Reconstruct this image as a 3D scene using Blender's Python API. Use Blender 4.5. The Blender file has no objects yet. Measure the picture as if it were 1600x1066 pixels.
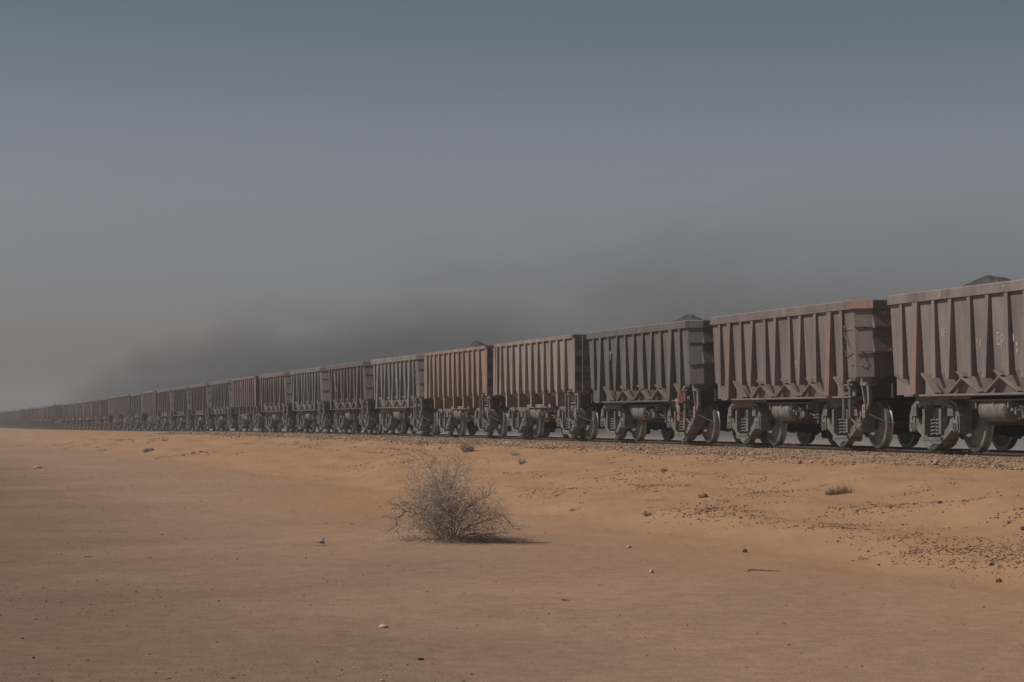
import bpy, math, random
import numpy as np
from mathutils import Vector, Matrix
R = math.radians
scn = bpy.context.scene
col = scn.collection
random.seed(7)
rng = np.random.default_rng(11)

# ------------------------------------------------------------------ camera
F_PX = 3515.0                       # focal length in pixels of a 1600 px wide picture
CAM_Z = 1.65
cd = bpy.data.cameras.new('camera'); cam = bpy.data.objects.new('camera', cd); col.objects.link(cam)
cd.sensor_width = 36.0; cd.lens = 36.0 * F_PX / 1600.0
cd.clip_start = 0.5; cd.clip_end = 12000
cam.location = (0, 0, CAM_Z)
cam.rotation_euler = (R(90) + math.atan((651 - 533) / F_PX), 0, 0)
scn.camera = cam

# ------------------------------------------------------------------ sky, sun, exposure
SUN_EL = 43.0
to_sun = Vector((-math.cos(R(SUN_EL)), 0.02, math.sin(R(SUN_EL)))).normalized()
w = bpy.data.worlds.new('World'); scn.world = w; w.use_nodes = True
nt = w.node_tree; nt.nodes.clear()
sky = nt.nodes.new('ShaderNodeTexSky'); sky.sky_type = 'NISHITA'; sky.sun_disc = False
sky.sun_elevation = R(SUN_EL); sky.sun_rotation = R(270); sky.air_density = 1.0; sky.dust_density = 1.1; sky.ozone_density = 1.0
hs = nt.nodes.new('ShaderNodeHueSaturation'); hs.inputs['Saturation'].default_value = 0.66
tint = nt.nodes.new('ShaderNodeMix'); tint.data_type = 'RGBA'; tint.blend_type = 'MULTIPLY'; tint.inputs[0].default_value = 1
tint.inputs[7].default_value = (1.24, 1.20, 1.20, 1)
bg = nt.nodes.new('ShaderNodeBackground'); bg.inputs['Strength'].default_value = 0.05
wo = nt.nodes.new('ShaderNodeOutputWorld')
nt.links.new(sky.outputs[0], hs.inputs['Color']); nt.links.new(hs.outputs[0], tint.inputs[6])
gtc = nt.nodes.new('ShaderNodeTexCoord'); gsx = nt.nodes.new('ShaderNodeSeparateXYZ'); nt.links.new(gtc.outputs['Generated'], gsx.inputs[0])
grp = nt.nodes.new('ShaderNodeValToRGB'); nt.links.new(gsx.outputs[2], grp.inputs[0]); grp.color_ramp.interpolation = 'B_SPLINE'
for gp, gc in ((0.0, (.56, .57, .62)), (.045, (.71, .71, .80)), (.095, (.86, .83, .92)), (.13, (.77, .79, .84)), (.185, (.50, .575, .585)), (.5, (.53, .58, .60))):
    ge = grp.color_ramp.elements.new(gp); ge.color = (*gc, 1)
grp.color_ramp.elements.remove(grp.color_ramp.elements[0]); grp.color_ramp.elements.remove(grp.color_ramp.elements[-1])
air = nt.nodes.new('ShaderNodeMix'); air.data_type = 'RGBA'; air.blend_type = 'MULTIPLY'; air.inputs[0].default_value = 1
nt.links.new(tint.outputs[2], air.inputs[6]); nt.links.new(grp.outputs[0], air.inputs[7])
nt.links.new(air.outputs[2], bg.inputs['Color']); nt.links.new(bg.outputs[0], wo.inputs['Surface'])
sl = bpy.data.lights.new('sun', 'SUN'); sun = bpy.data.objects.new('sun', sl); col.objects.link(sun)
sl.energy = 3.1; sl.angle = R(0.6); sl.color = (1.0, 0.93, 0.84)
sun.rotation_euler = (-to_sun).to_track_quat('-Z', 'Y').to_euler()
sun.location = (-50, 0, 60)
scn.view_settings.view_transform = 'Standard'; scn.view_settings.look = 'None'
scn.view_settings.gamma = 1; scn.view_settings.exposure = 0.0
scn.view_settings.use_curve_mapping = False
scn.render.engine = 'CYCLES'
scn.cycles.volume_bounces = 1
scn.cycles.max_bounces = 6

# ------------------------------------------------------------------ track frame: s runs along the train (away), t across it
TH = math.atan(956 / F_PX); CT, ST = math.cos(TH), math.sin(TH)
T_C = 20.0                          # centre of the track
RAIL_Z = 1.0
def W(s, t, z=0.0): return (-ST * s + CT * t, CT * s + ST * t, z)
DS = np.array([-200, 0, 60, 95, 124, 195, 300, 422, 700, 1600.0]); DZ = np.array([0, 0, 0, -.06, -.16, -.52, -.98, -1.40, -2.0, -3.0])
_ss = np.linspace(-200, 1600, 3601); _dz = np.interp(_ss, DS, DZ)
_k = np.hanning(81); _k /= _k.sum(); _dz = np.convolve(np.pad(_dz, 40, 'edge'), _k, 'valid')
def dip(s): return np.interp(s, _ss, _dz)
def vnoise(x, y, seed=0):           # smooth value noise, vectorised
    xi = np.floor(x).astype(np.int64); yi = np.floor(y).astype(np.int64); xf = x - xi; yf = y - yi
    def h(a, b):
        n = (a * 374761393 + b * 668265263 + seed * 974711) & 0x7fffffff
        n = ((n ^ (n >> 13)) * 1274126177) & 0x7fffffff
        return ((n ^ (n >> 16)) & 0xffff) / 65535.0
    u = xf * xf * (3 - 2 * xf); v = yf * yf * (3 - 2 * yf)
    return (h(xi, yi) * (1 - u) + h(xi + 1, yi) * u) * (1 - v) + (h(xi, yi + 1) * (1 - u) + h(xi + 1, yi + 1) * u) * v
PT = np.array([-400, 9.2, 10.4, 11.5, 13, 15, 17.0, 17.7, 18.85, 21.3, 22.6, 26, 34, 60, 1700.0])
PZ = np.array([0, 0, .05, .20, .41, .62, .76, .81, .925, .925, .80, .35, -.05, -.25, -.6])
_tt = np.linspace(-400, 1700, 42001); _pz = np.interp(_tt, PT, PZ)
_k2 = np.hanning(15); _k2 /= _k2.sum(); _pz = np.convolve(np.pad(_pz, 7, 'edge'), _k2, 'valid')
def height(s, t):
    s = np.asarray(s, float); t = np.asarray(t, float)
    z = np.interp(t, _tt, _pz) + dip(s)
    sl_ = np.clip((t - 9.0) / 2, 0, 1) * np.clip((17.6 - t) / 1.2, 0, 1)
    z = z + sl_ * ((vnoise(s * .35 + t * .2, t * .8, 1) - .5) * .24 + (vnoise(s * 1.1, t * 2.0 + s * .5, 2) - .5) * .08)
    fl = np.clip((10.5 - t) / 3, 0, 1)
    z = z + fl * ((vnoise(s * .12, t * .12, 3) - .5) * .14 + (vnoise(s * .6, t * .6, 4) - .5) * .03)
    # small sand tail heaped up around the thorn bush
    bs, bt = BUSH_ST
    r2 = ((s - bs) / .9) ** 2 + ((t - bt) / 1.1) ** 2
    return z + .15 * np.exp(-r2)
def px2st(px, py):                  # the ground point behind a picture position (flat-plain first guess, then a march)
    a = (px - 800) / F_PX
    b = (651 - py) / F_PX
    ds = np.arange(8, 400, .05)
    X = a * ds; Y = ds; s = -ST * X + CT * Y; t = CT * X + ST * Y
    z = CAM_Z + b * ds
    hit = np.nonzero(z < height(s, t))[0]
    k = hit[0] if len(hit) else -1
    return float(s[k]), float(t[k])
BUSH_ST = (1e4, 1e4)
BUSH_ST = px2st(706, 843)

# ------------------------------------------------------------------ small mesh builder
class MB:
    def __init__(self): self.v = []; self.f = []; self.m = []
    def add(self, vs, fs, m=0):
        o = len(self.v); self.v += [tuple(p) for p in vs]; self.f += [tuple(i + o for i in f) for f in fs]; self.m += [m] * len(fs)
        return self
    def box(self, c, d, m=0, rot=None):
        x, y, z = d[0] / 2, d[1] / 2, d[2] / 2
        vs = [Vector(p) for p in ((-x,-y,-z),(x,-y,-z),(x,y,-z),(-x,y,-z),(-x,-y,z),(x,-y,z),(x,y,z),(-x,y,z))]
        if rot is not None: vs = [rot @ p for p in vs]
        vs = [p + Vector(c) for p in vs]
        return self.add(vs, [(0,3,2,1),(4,5,6,7),(0,1,5,4),(1,2,6,5),(2,3,7,6),(3,0,4,7)], m)
    def bx(self, x0, x1, y0, y1, z0, z1, m=0):
        return self.box(((x0+x1)/2, (y0+y1)/2, (z0+z1)/2), (abs(x1-x0), abs(y1-y0), abs(z1-z0)), m)
    def hexa(self, b, t, m=0):      # bottom quad and top quad, each counter-clockwise
        return self.add(list(b) + list(t), [(0,3,2,1),(4,5,6,7),(0,1,5,4),(1,2,6,5),(2,3,7,6),(3,0,4,7)], m)
    def beam(self, p0, p1, w, h, m=0, up=(0, 0, 1)):
        p0, p1 = Vector(p0), Vector(p1); d = (p1 - p0).normalized(); u = Vector(up)
        s = d.cross(u)
        if s.length < 1e-3: s = d.cross(Vector((1, 0, 0)))
        s.normalize(); u = s.cross(d)
        q = [(-w/2, -h/2), (w/2, -h/2), (w/2, h/2), (-w/2, h/2)]
        return self.add([p0 + s*a + u*b for a, b in q] + [p1 + s*a + u*b for a, b in q],
                        [(0,1,2,3),(7,6,5,4),(0,4,5,1),(1,5,6,2),(2,6,7,3),(3,7,4,0)], m)
    def prism(self, poly, y0, y1, m=0):     # polygon in x,z extruded along y
        n = len(poly)
        return self.add([(a, y0, b) for a, b in poly] + [(a, y1, b) for a, b in poly],
                        [tuple(range(n)), tuple(range(2*n-1, n-1, -1))] + [(i, i+n, (i+1) % n + n, (i+1) % n) for i in range(n)], m)
    def tube(self, pts, r, n=6, m=0):
        pts = [Vector(p) for p in pts]; rr = r if hasattr(r, '__len__') else [r] * len(pts)
        vs = []; up = Vector((0, 0, 1))
        for i, p in enumerate(pts):
            d = (pts[min(i+1, len(pts)-1)] - pts[max(i-1, 0)]).normalized()
            a = d.cross(up)
            if a.length < .05: a = d.cross(Vector((1, 0, 0)))
            a.normalize(); b = d.cross(a)
            vs += [p + (a*math.cos(k*2*math.pi/n) + b*math.sin(k*2*math.pi/n)) * rr[i] for k in range(n)]
        fs = []
        for i in range(len(pts)-1):
            for k in range(n): fs.append((i*n+k, (i+1)*n+k, (i+1)*n+(k+1) % n, i*n+(k+1) % n))
        fs += [tuple(range(n)), tuple(range(len(pts)*n-1, (len(pts)-1)*n-1, -1))]
        return self.add(vs, fs, m)
    def lathe(self, prof, n=32, c=(0, 0, 0), axis='y', mats=None):   # prof: (position along axis, radius)
        vs = []; 
        for a, r in prof:
            for k in range(n):
                x, z = r*math.cos(k*2*math.pi/n), r*math.sin(k*2*math.pi/n)
                p = (x, a, z) if axis == 'y' else ((a, x, z) if axis == 'x' else (x, z, a))
                vs.append((p[0]+c[0], p[1]+c[1], p[2]+c[2]))
        o = len(self.v); self.v += vs
        for i in range(len(prof)-1):
            for k in range(n):
                self.f.append((o+i*n+k, o+i*n+(k+1) % n, o+(i+1)*n+(k+1) % n, o+(i+1)*n+k)); self.m.append(mats[i] if mats else 0)
        return self
    def mesh(self, name, mats, smooth=False):
        me = bpy.data.meshes.new(name); me.from_pydata([tuple(p) for p in self.v], [], self.f)
        for m in (mats if isinstance(mats, (list, tuple)) else [mats]): me.materials.append(m)
        me.polygons.foreach_set('material_index', self.m)
        me.update()
        if smooth:
            me.polygons.foreach_set('use_smooth', [True]*len(self.f))
            try: me.set_sharp_from_angle(angle=R(38))
            except Exception: pass
        return me
def np_mesh(name, v, f, mat, smooth=False):
    me = bpy.data.meshes.new(name); v = np.asarray(v, np.float32); f = np.asarray(f, np.int32); k = f.shape[1]
    me.vertices.add(len(v)); me.vertices.foreach_set('co', v.ravel())
    me.loops.add(f.size); me.loops.foreach_set('vertex_index', f.ravel())
    me.polygons.add(len(f)); me.polygons.foreach_set('loop_start', np.arange(0, f.size, k, dtype=np.int32))
    me.polygons.foreach_set('loop_total', np.full(len(f), k, np.int32))
    me.polygons.foreach_set('use_smooth', np.full(len(f), smooth))
    me.materials.append(mat); me.update(calc_edges=True); me.validate()
    return me
def link(name, data, parent=None, loc=None, rot=None, color=None, **props):
    o = bpy.data.objects.new(name, data); col.objects.link(o)
    if parent: o.parent = parent
    if loc is not None: o.location = loc
    if rot is not None: o.rotation_euler = rot
    if color is not None: o.color = (*color, 1)
    for k, v in props.items(): o[k] = v
    return o

# ------------------------------------------------------------------ materials
def newmat(name):
    m = bpy.data.materials.new(name); m.use_nodes = True; n = m.node_tree; n.nodes.clear()
    out = n.nodes.new('ShaderNodeOutputMaterial'); b = n.nodes.new('ShaderNodeBsdfPrincipled')
    n.links.new(b.outputs[0], out.inputs['Surface'])
    b.inputs['Specular IOR Level'].default_value = 0.25
    return m, n, b
def nd(n, t, **kw):
    x = n.nodes.new(t)
    for k, v in kw.items(): setattr(x, k, v)
    return x
def noise(n, vec, scale, detail=4, rough=.55, dist=0):
    x = nd(n, 'ShaderNodeTexNoise'); x.inputs['Scale'].default_value = scale; x.inputs['Detail'].default_value = detail
    x.inputs['Roughness'].default_value = rough; x.inputs['Distortion'].default_value = dist
    if vec: n.links.new(vec, x.inputs['Vector'])
    return x.outputs['Fac']
def ramp(n, fac, stops):
    x = nd(n, 'ShaderNodeValToRGB'); e = x.color_ramp.elements
    while len(e) < len(stops): e.new(.5)
    for i, (p, c) in enumerate(stops):
        e[i].position = p; e[i].color = (*c, 1) if hasattr(c, '__len__') else (c, c, c, 1)
    n.links.new(fac, x.inputs[0]); return x.outputs[0]
def mix(n, fac, a, b, mode='MIX'):
    x = nd(n, 'ShaderNodeMix', data_type='RGBA', blend_type=mode)
    for i, v in ((0, fac), (6, a), (7, b)):
        if hasattr(v, 'links') or hasattr(v, 'is_output'): n.links.new(v, x.inputs[i])
        elif i == 0: x.inputs[0].default_value = v
        else: x.inputs[i].default_value = (*v, 1) if hasattr(v, '__len__') else (v, v, v, 1)
    return x.outputs[2]
def math_(n, op, a, b=None, c=None, clamp=False):
    x = nd(n, 'ShaderNodeMath', operation=op, use_clamp=clamp)
    for i, v in enumerate((a, b, c)):
        if v is None: continue
        if isinstance(v, (int, float)): x.inputs[i].default_value = v
        else: n.links.new(v, x.inputs[i])
    return x.outputs[0]
def mapped(n, vec, scale=(1, 1, 1), loc=None):
    x = nd(n, 'ShaderNodeMapping'); x.inputs['Scale'].default_value = scale
    n.links.new(vec, x.inputs['Vector'])
    if loc is not None: n.links.new(loc, x.inputs['Location'])
    return x.outputs[0]
def bump(n, b, h, strength, dist):
    x = nd(n, 'ShaderNodeBump'); x.inputs['Strength'].default_value = strength; x.inputs['Distance'].default_value = dist
    n.links.new(h, x.inputs['Height']); n.links.new(x.outputs[0], b.inputs['Normal'])

def paint_material(name, rust=0.5, dustiness=0.5):
    m, n, b = newmat(name)
    oi = nd(n, 'ShaderNodeObjectInfo'); tc = nd(n, 'ShaderNodeTexCoord')
    off = nd(n, 'ShaderNodeCombineXYZ')
    n.links.new(math_(n, 'MULTIPLY', oi.outputs['Random'], 91.0), off.inputs[0]); n.links.new(math_(n, 'MULTIPLY', oi.outputs['Random'], 47.0), off.inputs[1])
    v = mapped(n, tc.outputs['Object'], (1, 1, 1), off.outputs[0])
    vs = mapped(n, tc.outputs['Object'], (7, 7, .45), off.outputs[0])
    vp = mapped(n, tc.outputs['Object'], (1.4, 1.4, .35), off.outputs[0])
    base = mix(n, ramp(n, noise(n, vp, 1.5, 6, .6), [(.33, 0.0), (.67, 1.0)]), (.69, .715, .745), (1.36, 1.33, 1.36))
    c = mix(n, 1.0, oi.outputs['Color'], base, 'MULTIPLY')
    streak = ramp(n, noise(n, vs, 1.6, 5, .6), [(.35, 0.0), (.7, 1.0)])
    c = mix(n, math_(n, 'MULTIPLY', streak, .34), c, (.185, .160, .152))
    big = noise(n, v, 1.3, 6, .65)
    r1 = ramp(n, big, [(.56, 0.0), (.66, 1.0)]); r2 = ramp(n, noise(n, vs, 3.2, 5, .7), [(.48, 0.0), (.62, 1.0)])
    rf = math_(n, 'MULTIPLY', math_(n, 'MULTIPLY', r1, r2), rust)
    c = mix(n, rf, c, (.27, .17, .12))
    spots = ramp(n, noise(n, v, 11, 4, .7), [(.60, 0.0), (.68, 1.0)])
    c = mix(n, math_(n, 'MULTIPLY', spots, .35), c, (.08, .055, .045))
    geo = nd(n, 'ShaderNodeNewGeometry'); sx = nd(n, 'ShaderNodeSeparateXYZ'); n.links.new(geo.outputs['Normal'], sx.inputs[0])
    up = math_(n, 'MULTIPLY', math_(n, 'MAXIMUM', sx.outputs[2], 0.0), dustiness)
    c = mix(n, up, c, (.34, .25, .18))
    n.links.new(c, b.inputs['Base Color']); b.inputs['Roughness'].default_value = .78
    bump(n, b, noise(n, v, 9, 6, .6), .35, .02)
    return m
M_PAINT = paint_material('weathered_wagon_paint', .55, .5)
M_RUST = paint_material('worn_rusty_rib_paint', 1.0, .3)
def rib_rust():
    m, n, b = newmat('scraped_orange_steel'); oi = nd(n, 'ShaderNodeObjectInfo'); tc = nd(n, 'ShaderNodeTexCoord')
    off = nd(n, 'ShaderNodeCombineXYZ'); n.links.new(math_(n, 'MULTIPLY', oi.outputs['Random'], 63.0), off.inputs[1])
    v = mapped(n, tc.outputs['Object'], (5, 5, 1.3), off.outputs[0])
    f = ramp(n, noise(n, v, 1.4, 6, .7), [(.44, 0.0), (.58, 1.0)])
    orange = mix(n, noise(n, v, 7, 4), (.19, .118, .088), (.32, .20, .15))
    c = mix(n, f, oi.outputs['Color'], orange)
    n.links.new(c, b.inputs['Base Color']); b.inputs['Roughness'].default_value = .8
    bump(n, b, noise(n, v, 5, 6), .4, .02)
    return m
M_RIBRUST = rib_rust()
def simple(name, c1, c2, scale=8, rough=.8, metal=0.0, bmp=.4, dist=.02, dust=0.0):
    m, n, b = newmat(name); tc = nd(n, 'ShaderNodeTexCoord'); oi = nd(n, 'ShaderNodeObjectInfo')
    off = nd(n, 'ShaderNodeCombineXYZ'); n.links.new(math_(n, 'MULTIPLY', oi.outputs['Random'], 63.0), off.inputs[0])
    v = mapped(n, tc.outputs['Object'], (1, 1, 1), off.outputs[0])
    c = mix(n, ramp(n, noise(n, v, scale, 5, .6), [(.3, 0.0), (.7, 1.0)]), c1, c2)
    if dust:
        geo = nd(n, 'ShaderNodeNewGeometry'); sx = nd(n, 'ShaderNodeSeparateXYZ'); n.links.new(geo.outputs['Normal'], sx.inputs[0])
        c = mix(n, math_(n, 'MULTIPLY', math_(n, 'MAXIMUM', sx.outputs[2], 0.0), dust), c, (.33, .25, .19))
    n.links.new(c, b.inputs['Base Color']); b.inputs['Roughness'].default_value = rough; b.inputs['Metallic'].default_value = metal
    if bmp: bump(n, b, noise(n, v, scale*2.5, 5), bmp, dist)
    return m
M_CAST = simple('dusty_cast_steel', (.088, .084, .079), (.225, .212, .198), 6, .75, 0, .5, .02, .5)
M_DARK = simple('grimy_dark_steel', (.035, .030, .027), (.075, .062, .052), 5, .8, 0, .4, .02, .3)
M_TREAD = simple('polished_wheel_tread', (.22, .24, .23), (.34, .36, .34), 9, .42, .55, .15, .01)
M_WHEEL = simple('dusty_wheel_plate', (.17, .175, .165), (.30, .305, .285), 7, .6, .15, .3, .01)
M_RAIL = simple('rail_steel', (.045, .036, .032), (.10, .075, .06), 12, .6, .2, .3, .01)
M_ORE = simple('blue_grey_iron_ore', (.045, .048, .053), (.12, .125, .135), 9, .85, 0, 1.0, .06)
M_CHALK = simple('white_chalk', (.26, .25, .24), (.50, .48, .46), 30, .9, 0, 0)
M_YELLOW = simple('cream_paint', (.30, .25, .17), (.46, .39, .27), 30, .8, 0, 0)
M_RED = simple('faded_red_cloth', (.20, .055, .045), (.30, .09, .075), 12, .9, 0, .3)
M_WHITE = simple('dusty_white_cloth', (.34, .31, .285), (.46, .42, .39), 12, .9, 0, .3)
M_SIGNRED = simple('faded_red_plate', (.22, .10, .09), (.34, .17, .15), 20, .8, 0, .1)

# ------------------------------------------------------------------ the ground
SAND_LIT = (.46, .275, .155)
def ground_material():
    m, n, b = newmat('desert_sand')
    at = nd(n, 'ShaderNodeVertexColor', layer_name='zone'); sep = nd(n, 'ShaderNodeSeparateColor'); n.links.new(at.outputs[0], sep.inputs[0])
    geo = nd(n, 'ShaderNodeNewGeometry'); P = geo.outputs['Position']
    big = noise(n, P, .22, 4, .5, .4); mid = noise(n, P, 1.7, 5, .6, .3); fine = noise(n, P, 40, 3, .6)
    vor = nd(n, 'ShaderNodeTexVoronoi'); vor.inputs['Scale'].default_value = 55; n.links.new(P, vor.inputs['Vector'])
    vor2 = nd(n, 'ShaderNodeTexVoronoi'); vor2.inputs['Scale'].default_value = 21; n.links.new(P, vor2.inputs['Vector'])
    # compacted gravelly flat: brown, patches of mauve and grey
    flat = mix(n, ramp(n, big, [(.32, 0.0), (.68, 1.0)]), (.35, .222, .148), (.41, .262, .173))
    flat = mix(n, math_(n, 'MULTIPLY', ramp(n, mid, [(.45, 0.0), (.75, 1.0)]), .5), flat, (.285, .172, .122))
    peb = ramp(n, math_(n, 'ADD', vor.outputs['Distance'], math_(n, 'MULTIPLY', fine, .35)), [(.16, 1.0), (.42, 0.0)])
    pebc = mix(n, noise(n, P, 75, 1), (.10, .07, .05), (.44, .34, .26))
    gm = ramp(n, noise(n, P, .55, 5, .65), [(.42, 0.0), (.66, 1.0)])
    flat = mix(n, math_(n, 'MULTIPLY', math_(n, 'MULTIPLY', peb, .6), math_(n, 'ADD', gm, .25), clamp=True), flat, pebc)
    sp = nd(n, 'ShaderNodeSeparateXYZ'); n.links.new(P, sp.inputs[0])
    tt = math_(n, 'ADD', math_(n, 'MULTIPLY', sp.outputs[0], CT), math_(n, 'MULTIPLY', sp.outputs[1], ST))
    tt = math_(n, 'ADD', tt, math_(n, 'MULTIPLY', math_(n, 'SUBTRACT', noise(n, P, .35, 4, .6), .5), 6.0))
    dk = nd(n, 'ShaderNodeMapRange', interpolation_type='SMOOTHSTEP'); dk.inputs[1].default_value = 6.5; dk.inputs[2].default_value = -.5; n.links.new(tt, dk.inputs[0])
    flat = mix(n, math_(n, 'MULTIPLY', dk.outputs[0], .92), flat, mix(n, mid, (.175, .114, .084), (.235, .150, .112)))  # darker gravel away from the track, deepened to paint in the lens vignette
    grit = mix(n, ramp(n, noise(n, P, 95, 3, .75), [(.36, 0.0), (.64, 1.0)]), (.62, .62, .62), (1.34, 1.34, 1.34))
    flat = mix(n, .5, flat, mix(n, 1.0, flat, grit, 'MULTIPLY'))
    blot = mix(n, ramp(n, noise(n, P, 5, 5, .65), [(.36, 0.0), (.64, 1.0)]), (.90, .89, .88), (1.08, 1.08, 1.08))
    flat = mix(n, 1.0, flat, blot, 'MULTIPLY')
    sand = mix(n, ramp(n, mid, [(.3, 0.0), (.7, 1.0)]), (.370, .212, .118), (.405, .248, .146))
    c = mix(n, math_(n, 'ADD', sep.outputs[0], math_(n, 'MULTIPLY', math_(n, 'SUBTRACT', mid, .5), .5), clamp=True), flat, sand)
    bed = mix(n, ramp(n, noise(n, P, 9, 5, .7), [(.35, 0.0), (.65, 1.0)]), (.27, .175, .115), (.42, .285, .19))
    c = mix(n, sep.outputs[1], c, bed)
    far = mix(n, big, (.29, .235, .20), (.34, .28, .24))
    c = mix(n, sep.outputs[2], c, far)
    n.links.new(c, b.inputs['Base Color']); b.inputs['Roughness'].default_value = .95; b.inputs['Specular IOR Level'].default_value = .1
    wv = nd(n, 'ShaderNodeTexWave', wave_type='BANDS', bands_direction='X'); wv.inputs['Scale'].default_value = 1.1
    wv.inputs['Distortion'].default_value = 6; wv.inputs['Detail'].default_value = 3; wv.inputs['Detail Scale'].default_value = 1.2; n.links.new(P, wv.inputs['Vector'])
    h = math_(n, 'ADD', math_(n, 'MULTIPLY', fine, .25), math_(n, 'MULTIPLY', mid, 1.2))
    h = math_(n, 'ADD', h, math_(n, 'MULTIPLY', math_(n, 'MULTIPLY', wv.outputs['Fac'], sep.outputs[0]), .10))
    h = math_(n, 'ADD', h, math_(n, 'MULTIPLY', noise(n, P, 14, 4, .7), .35))
    h = math_(n, 'ADD', h, math_(n, 'MULTIPLY', math_(n, 'MULTIPLY', peb, gm), .25))
    bump(n, b, h, .55, .05)
    return m
def cdist(edges):
    out = []
    for a, b_, st in edges:
        k = max(1, int(round((b_-a)/st))); out += list(np.linspace(a, b_, k, endpoint=False))
    return out + [edges[-1][1]]
gs = np.array(cdist([(-60, 6, 2), (6, 60, .17), (60, 110, .5), (110, 200, 1.5), (200, 460, 5), (460, 1500, 40)]))
gt = np.array(cdist([(-380, -60, 20), (-60, -14, 2), (-14, 8.5, .3), (8.5, 19.2, .12), (19.2, 24, .3), (24, 60, 2), (60, 1500, 60)]))
GS, GT = np.meshgrid(gs, gt, indexing='ij')
GZ = height(GS, GT)
V = np.stack([-ST*GS + CT*GT, CT*GS + ST*GT, GZ], -1).reshape(-1, 3)
ns_, nt_ = len(gs), len(gt); idx = np.arange(ns_*nt_).reshape(ns_, nt_)
Fq = np.stack([idx[:-1, :-1], idx[:-1, 1:], idx[1:, 1:], idx[1:, :-1]], -1).reshape(-1, 4)
me = np_mesh('ground', V, Fq, ground_material(), True)
tf = GT.ravel(); sf = GS.ravel()
edge = (vnoise(sf*.25, tf*.25, 9) - .5) * 1.6
_s1, _t1 = px2st(600, 792)
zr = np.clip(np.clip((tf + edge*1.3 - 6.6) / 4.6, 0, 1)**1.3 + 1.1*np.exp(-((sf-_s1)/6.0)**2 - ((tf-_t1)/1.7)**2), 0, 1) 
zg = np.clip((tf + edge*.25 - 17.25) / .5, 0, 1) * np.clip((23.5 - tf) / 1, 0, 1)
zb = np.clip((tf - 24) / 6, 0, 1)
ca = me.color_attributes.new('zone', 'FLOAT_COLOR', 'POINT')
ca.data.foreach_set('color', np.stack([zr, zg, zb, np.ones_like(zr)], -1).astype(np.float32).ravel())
link('sand_ground', me, kind='structure')

# ------------------------------------------------------------------ track: rails, sleepers, ballast stones
def rail_mesh(tc_):
    prof = [(-.070, -.172), (.070, -.172), (.070, -.155), (.012, -.13), (.012, -.045), (.036, -.035), (.036, -.003), (.028, 0), (-.028, 0), (-.036, -.003), (-.036, -.035), (-.012, -.045), (-.012, -.13), (-.070, -.155)]
    ss = np.array(cdist([(8, 120, 2), (120, 300, 5), (300, 520, 10)]))
    vs = []; k = len(prof)
    for s in ss:
        z0 = RAIL_Z + float(dip(s))
        vs += [W(s, tc_ + a, z0 + b) for a, b in prof]
    fs = [(i*k+j, i*k+(j+1) % k, (i+1)*k+(j+1) % k, (i+1)*k+j) for i in range(len(ss)-1) for j in range(k)]
    return np_mesh('rail', vs, fs, M_RAIL)
RG = .755
for nm, tt_ in (('near', T_C - RG), ('far', T_C + RG)):
    link('rail', rail_mesh(tt_), label='dark steel rail on the camera side under the ore train wheels' if nm == 'near' else 'dark steel rail on the far side of the ore train track', category='rail')
ICO = None
def ico():
    p = (1+5**.5)/2
    v = np.array([(-1,p,0),(1,p,0),(-1,-p,0),(1,-p,0),(0,-1,p),(0,1,p),(0,-1,-p),(0,1,-p),(p,0,-1),(p,0,1),(-p,0,-1),(-p,0,1)], float)
    v /= np.linalg.norm(v[0])
    f = np.array([(0,11,5),(0,5,1),(0,1,7),(0,7,10),(0,10,11),(1,5,9),(5,11,4),(11,10,2),(10,7,6),(7,1,8),(3,9,4),(3,4,2),(3,2,6),(3,6,8),(3,8,9),(4,9,5),(2,4,11),(6,2,10),(8,6,7),(9,8,1)])
    return v, f
IV, IF = ico()
OV = np.array([(1,0,0),(0,1,0),(-1,0,0),(0,-1,0),(0,0,1),(0,0,-1)], float); OF = np.array([(0,1,4),(1,2,4),(2,3,4),(3,0,4),(1,0,5),(2,1,5),(3,2,5),(0,3,5)])
def scatter(name, st, size, mat, flat=.6, shape='ico', sink=.25, elong=1.5, colors=None):
    bv, bf = (IV, IF) if shape == 'ico' else (OV, OF)
    n = len(st); s, t = st[:, 0], st[:, 1]
    sc = size[:, None] * np.stack([rng.uniform(.8, elong, n), rng.uniform(.7, 1.1, n), rng.uniform(flat*.7, flat*1.2, n)], -1)
    ang = rng.uniform(0, 2*np.pi, n)
    v = bv[None] * (1 + rng.uniform(-.28, .28, (n, len(bv), 1))) * sc[:, None, :]
    tilt = rng.uniform(-.5, .5, (n, 2))
    x, y, z = v[..., 0], v[..., 1], v[..., 2]
    z2 = z + x*tilt[:, :1]*.6 + y*tilt[:, 1:]*.6
    x2 = x*np.cos(ang)[:, None] - y*np.sin(ang)[:, None]; y2 = x*np.sin(ang)[:, None] + y*np.cos(ang)[:, None]
    X = (-ST*s + CT*t)[:, None] + x2; Y = (CT*s + ST*t)[:, None] + y2
    Z = (height(s, t) + sc[:, 2]*(1-2*sink))[:, None] + z2
    vv = np.stack([X, Y, Z], -1).reshape(-1, 3)
    ff = (bf[None] + (np.arange(n)*len(bv))[:, None, None]).reshape(-1, 3)
    me = np_mesh(name, vv, ff, mat)
    tone = rng.uniform(0, 1, n) if colors is None else colors
    c = np.repeat(tone, len(bv)); a = me.color_attributes.new('tone', 'FLOAT_COLOR', 'POINT')
    a.data.foreach_set('color', np.stack([c, c, c, np.ones_like(c)], -1).astype(np.float32).ravel())
    return me
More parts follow.
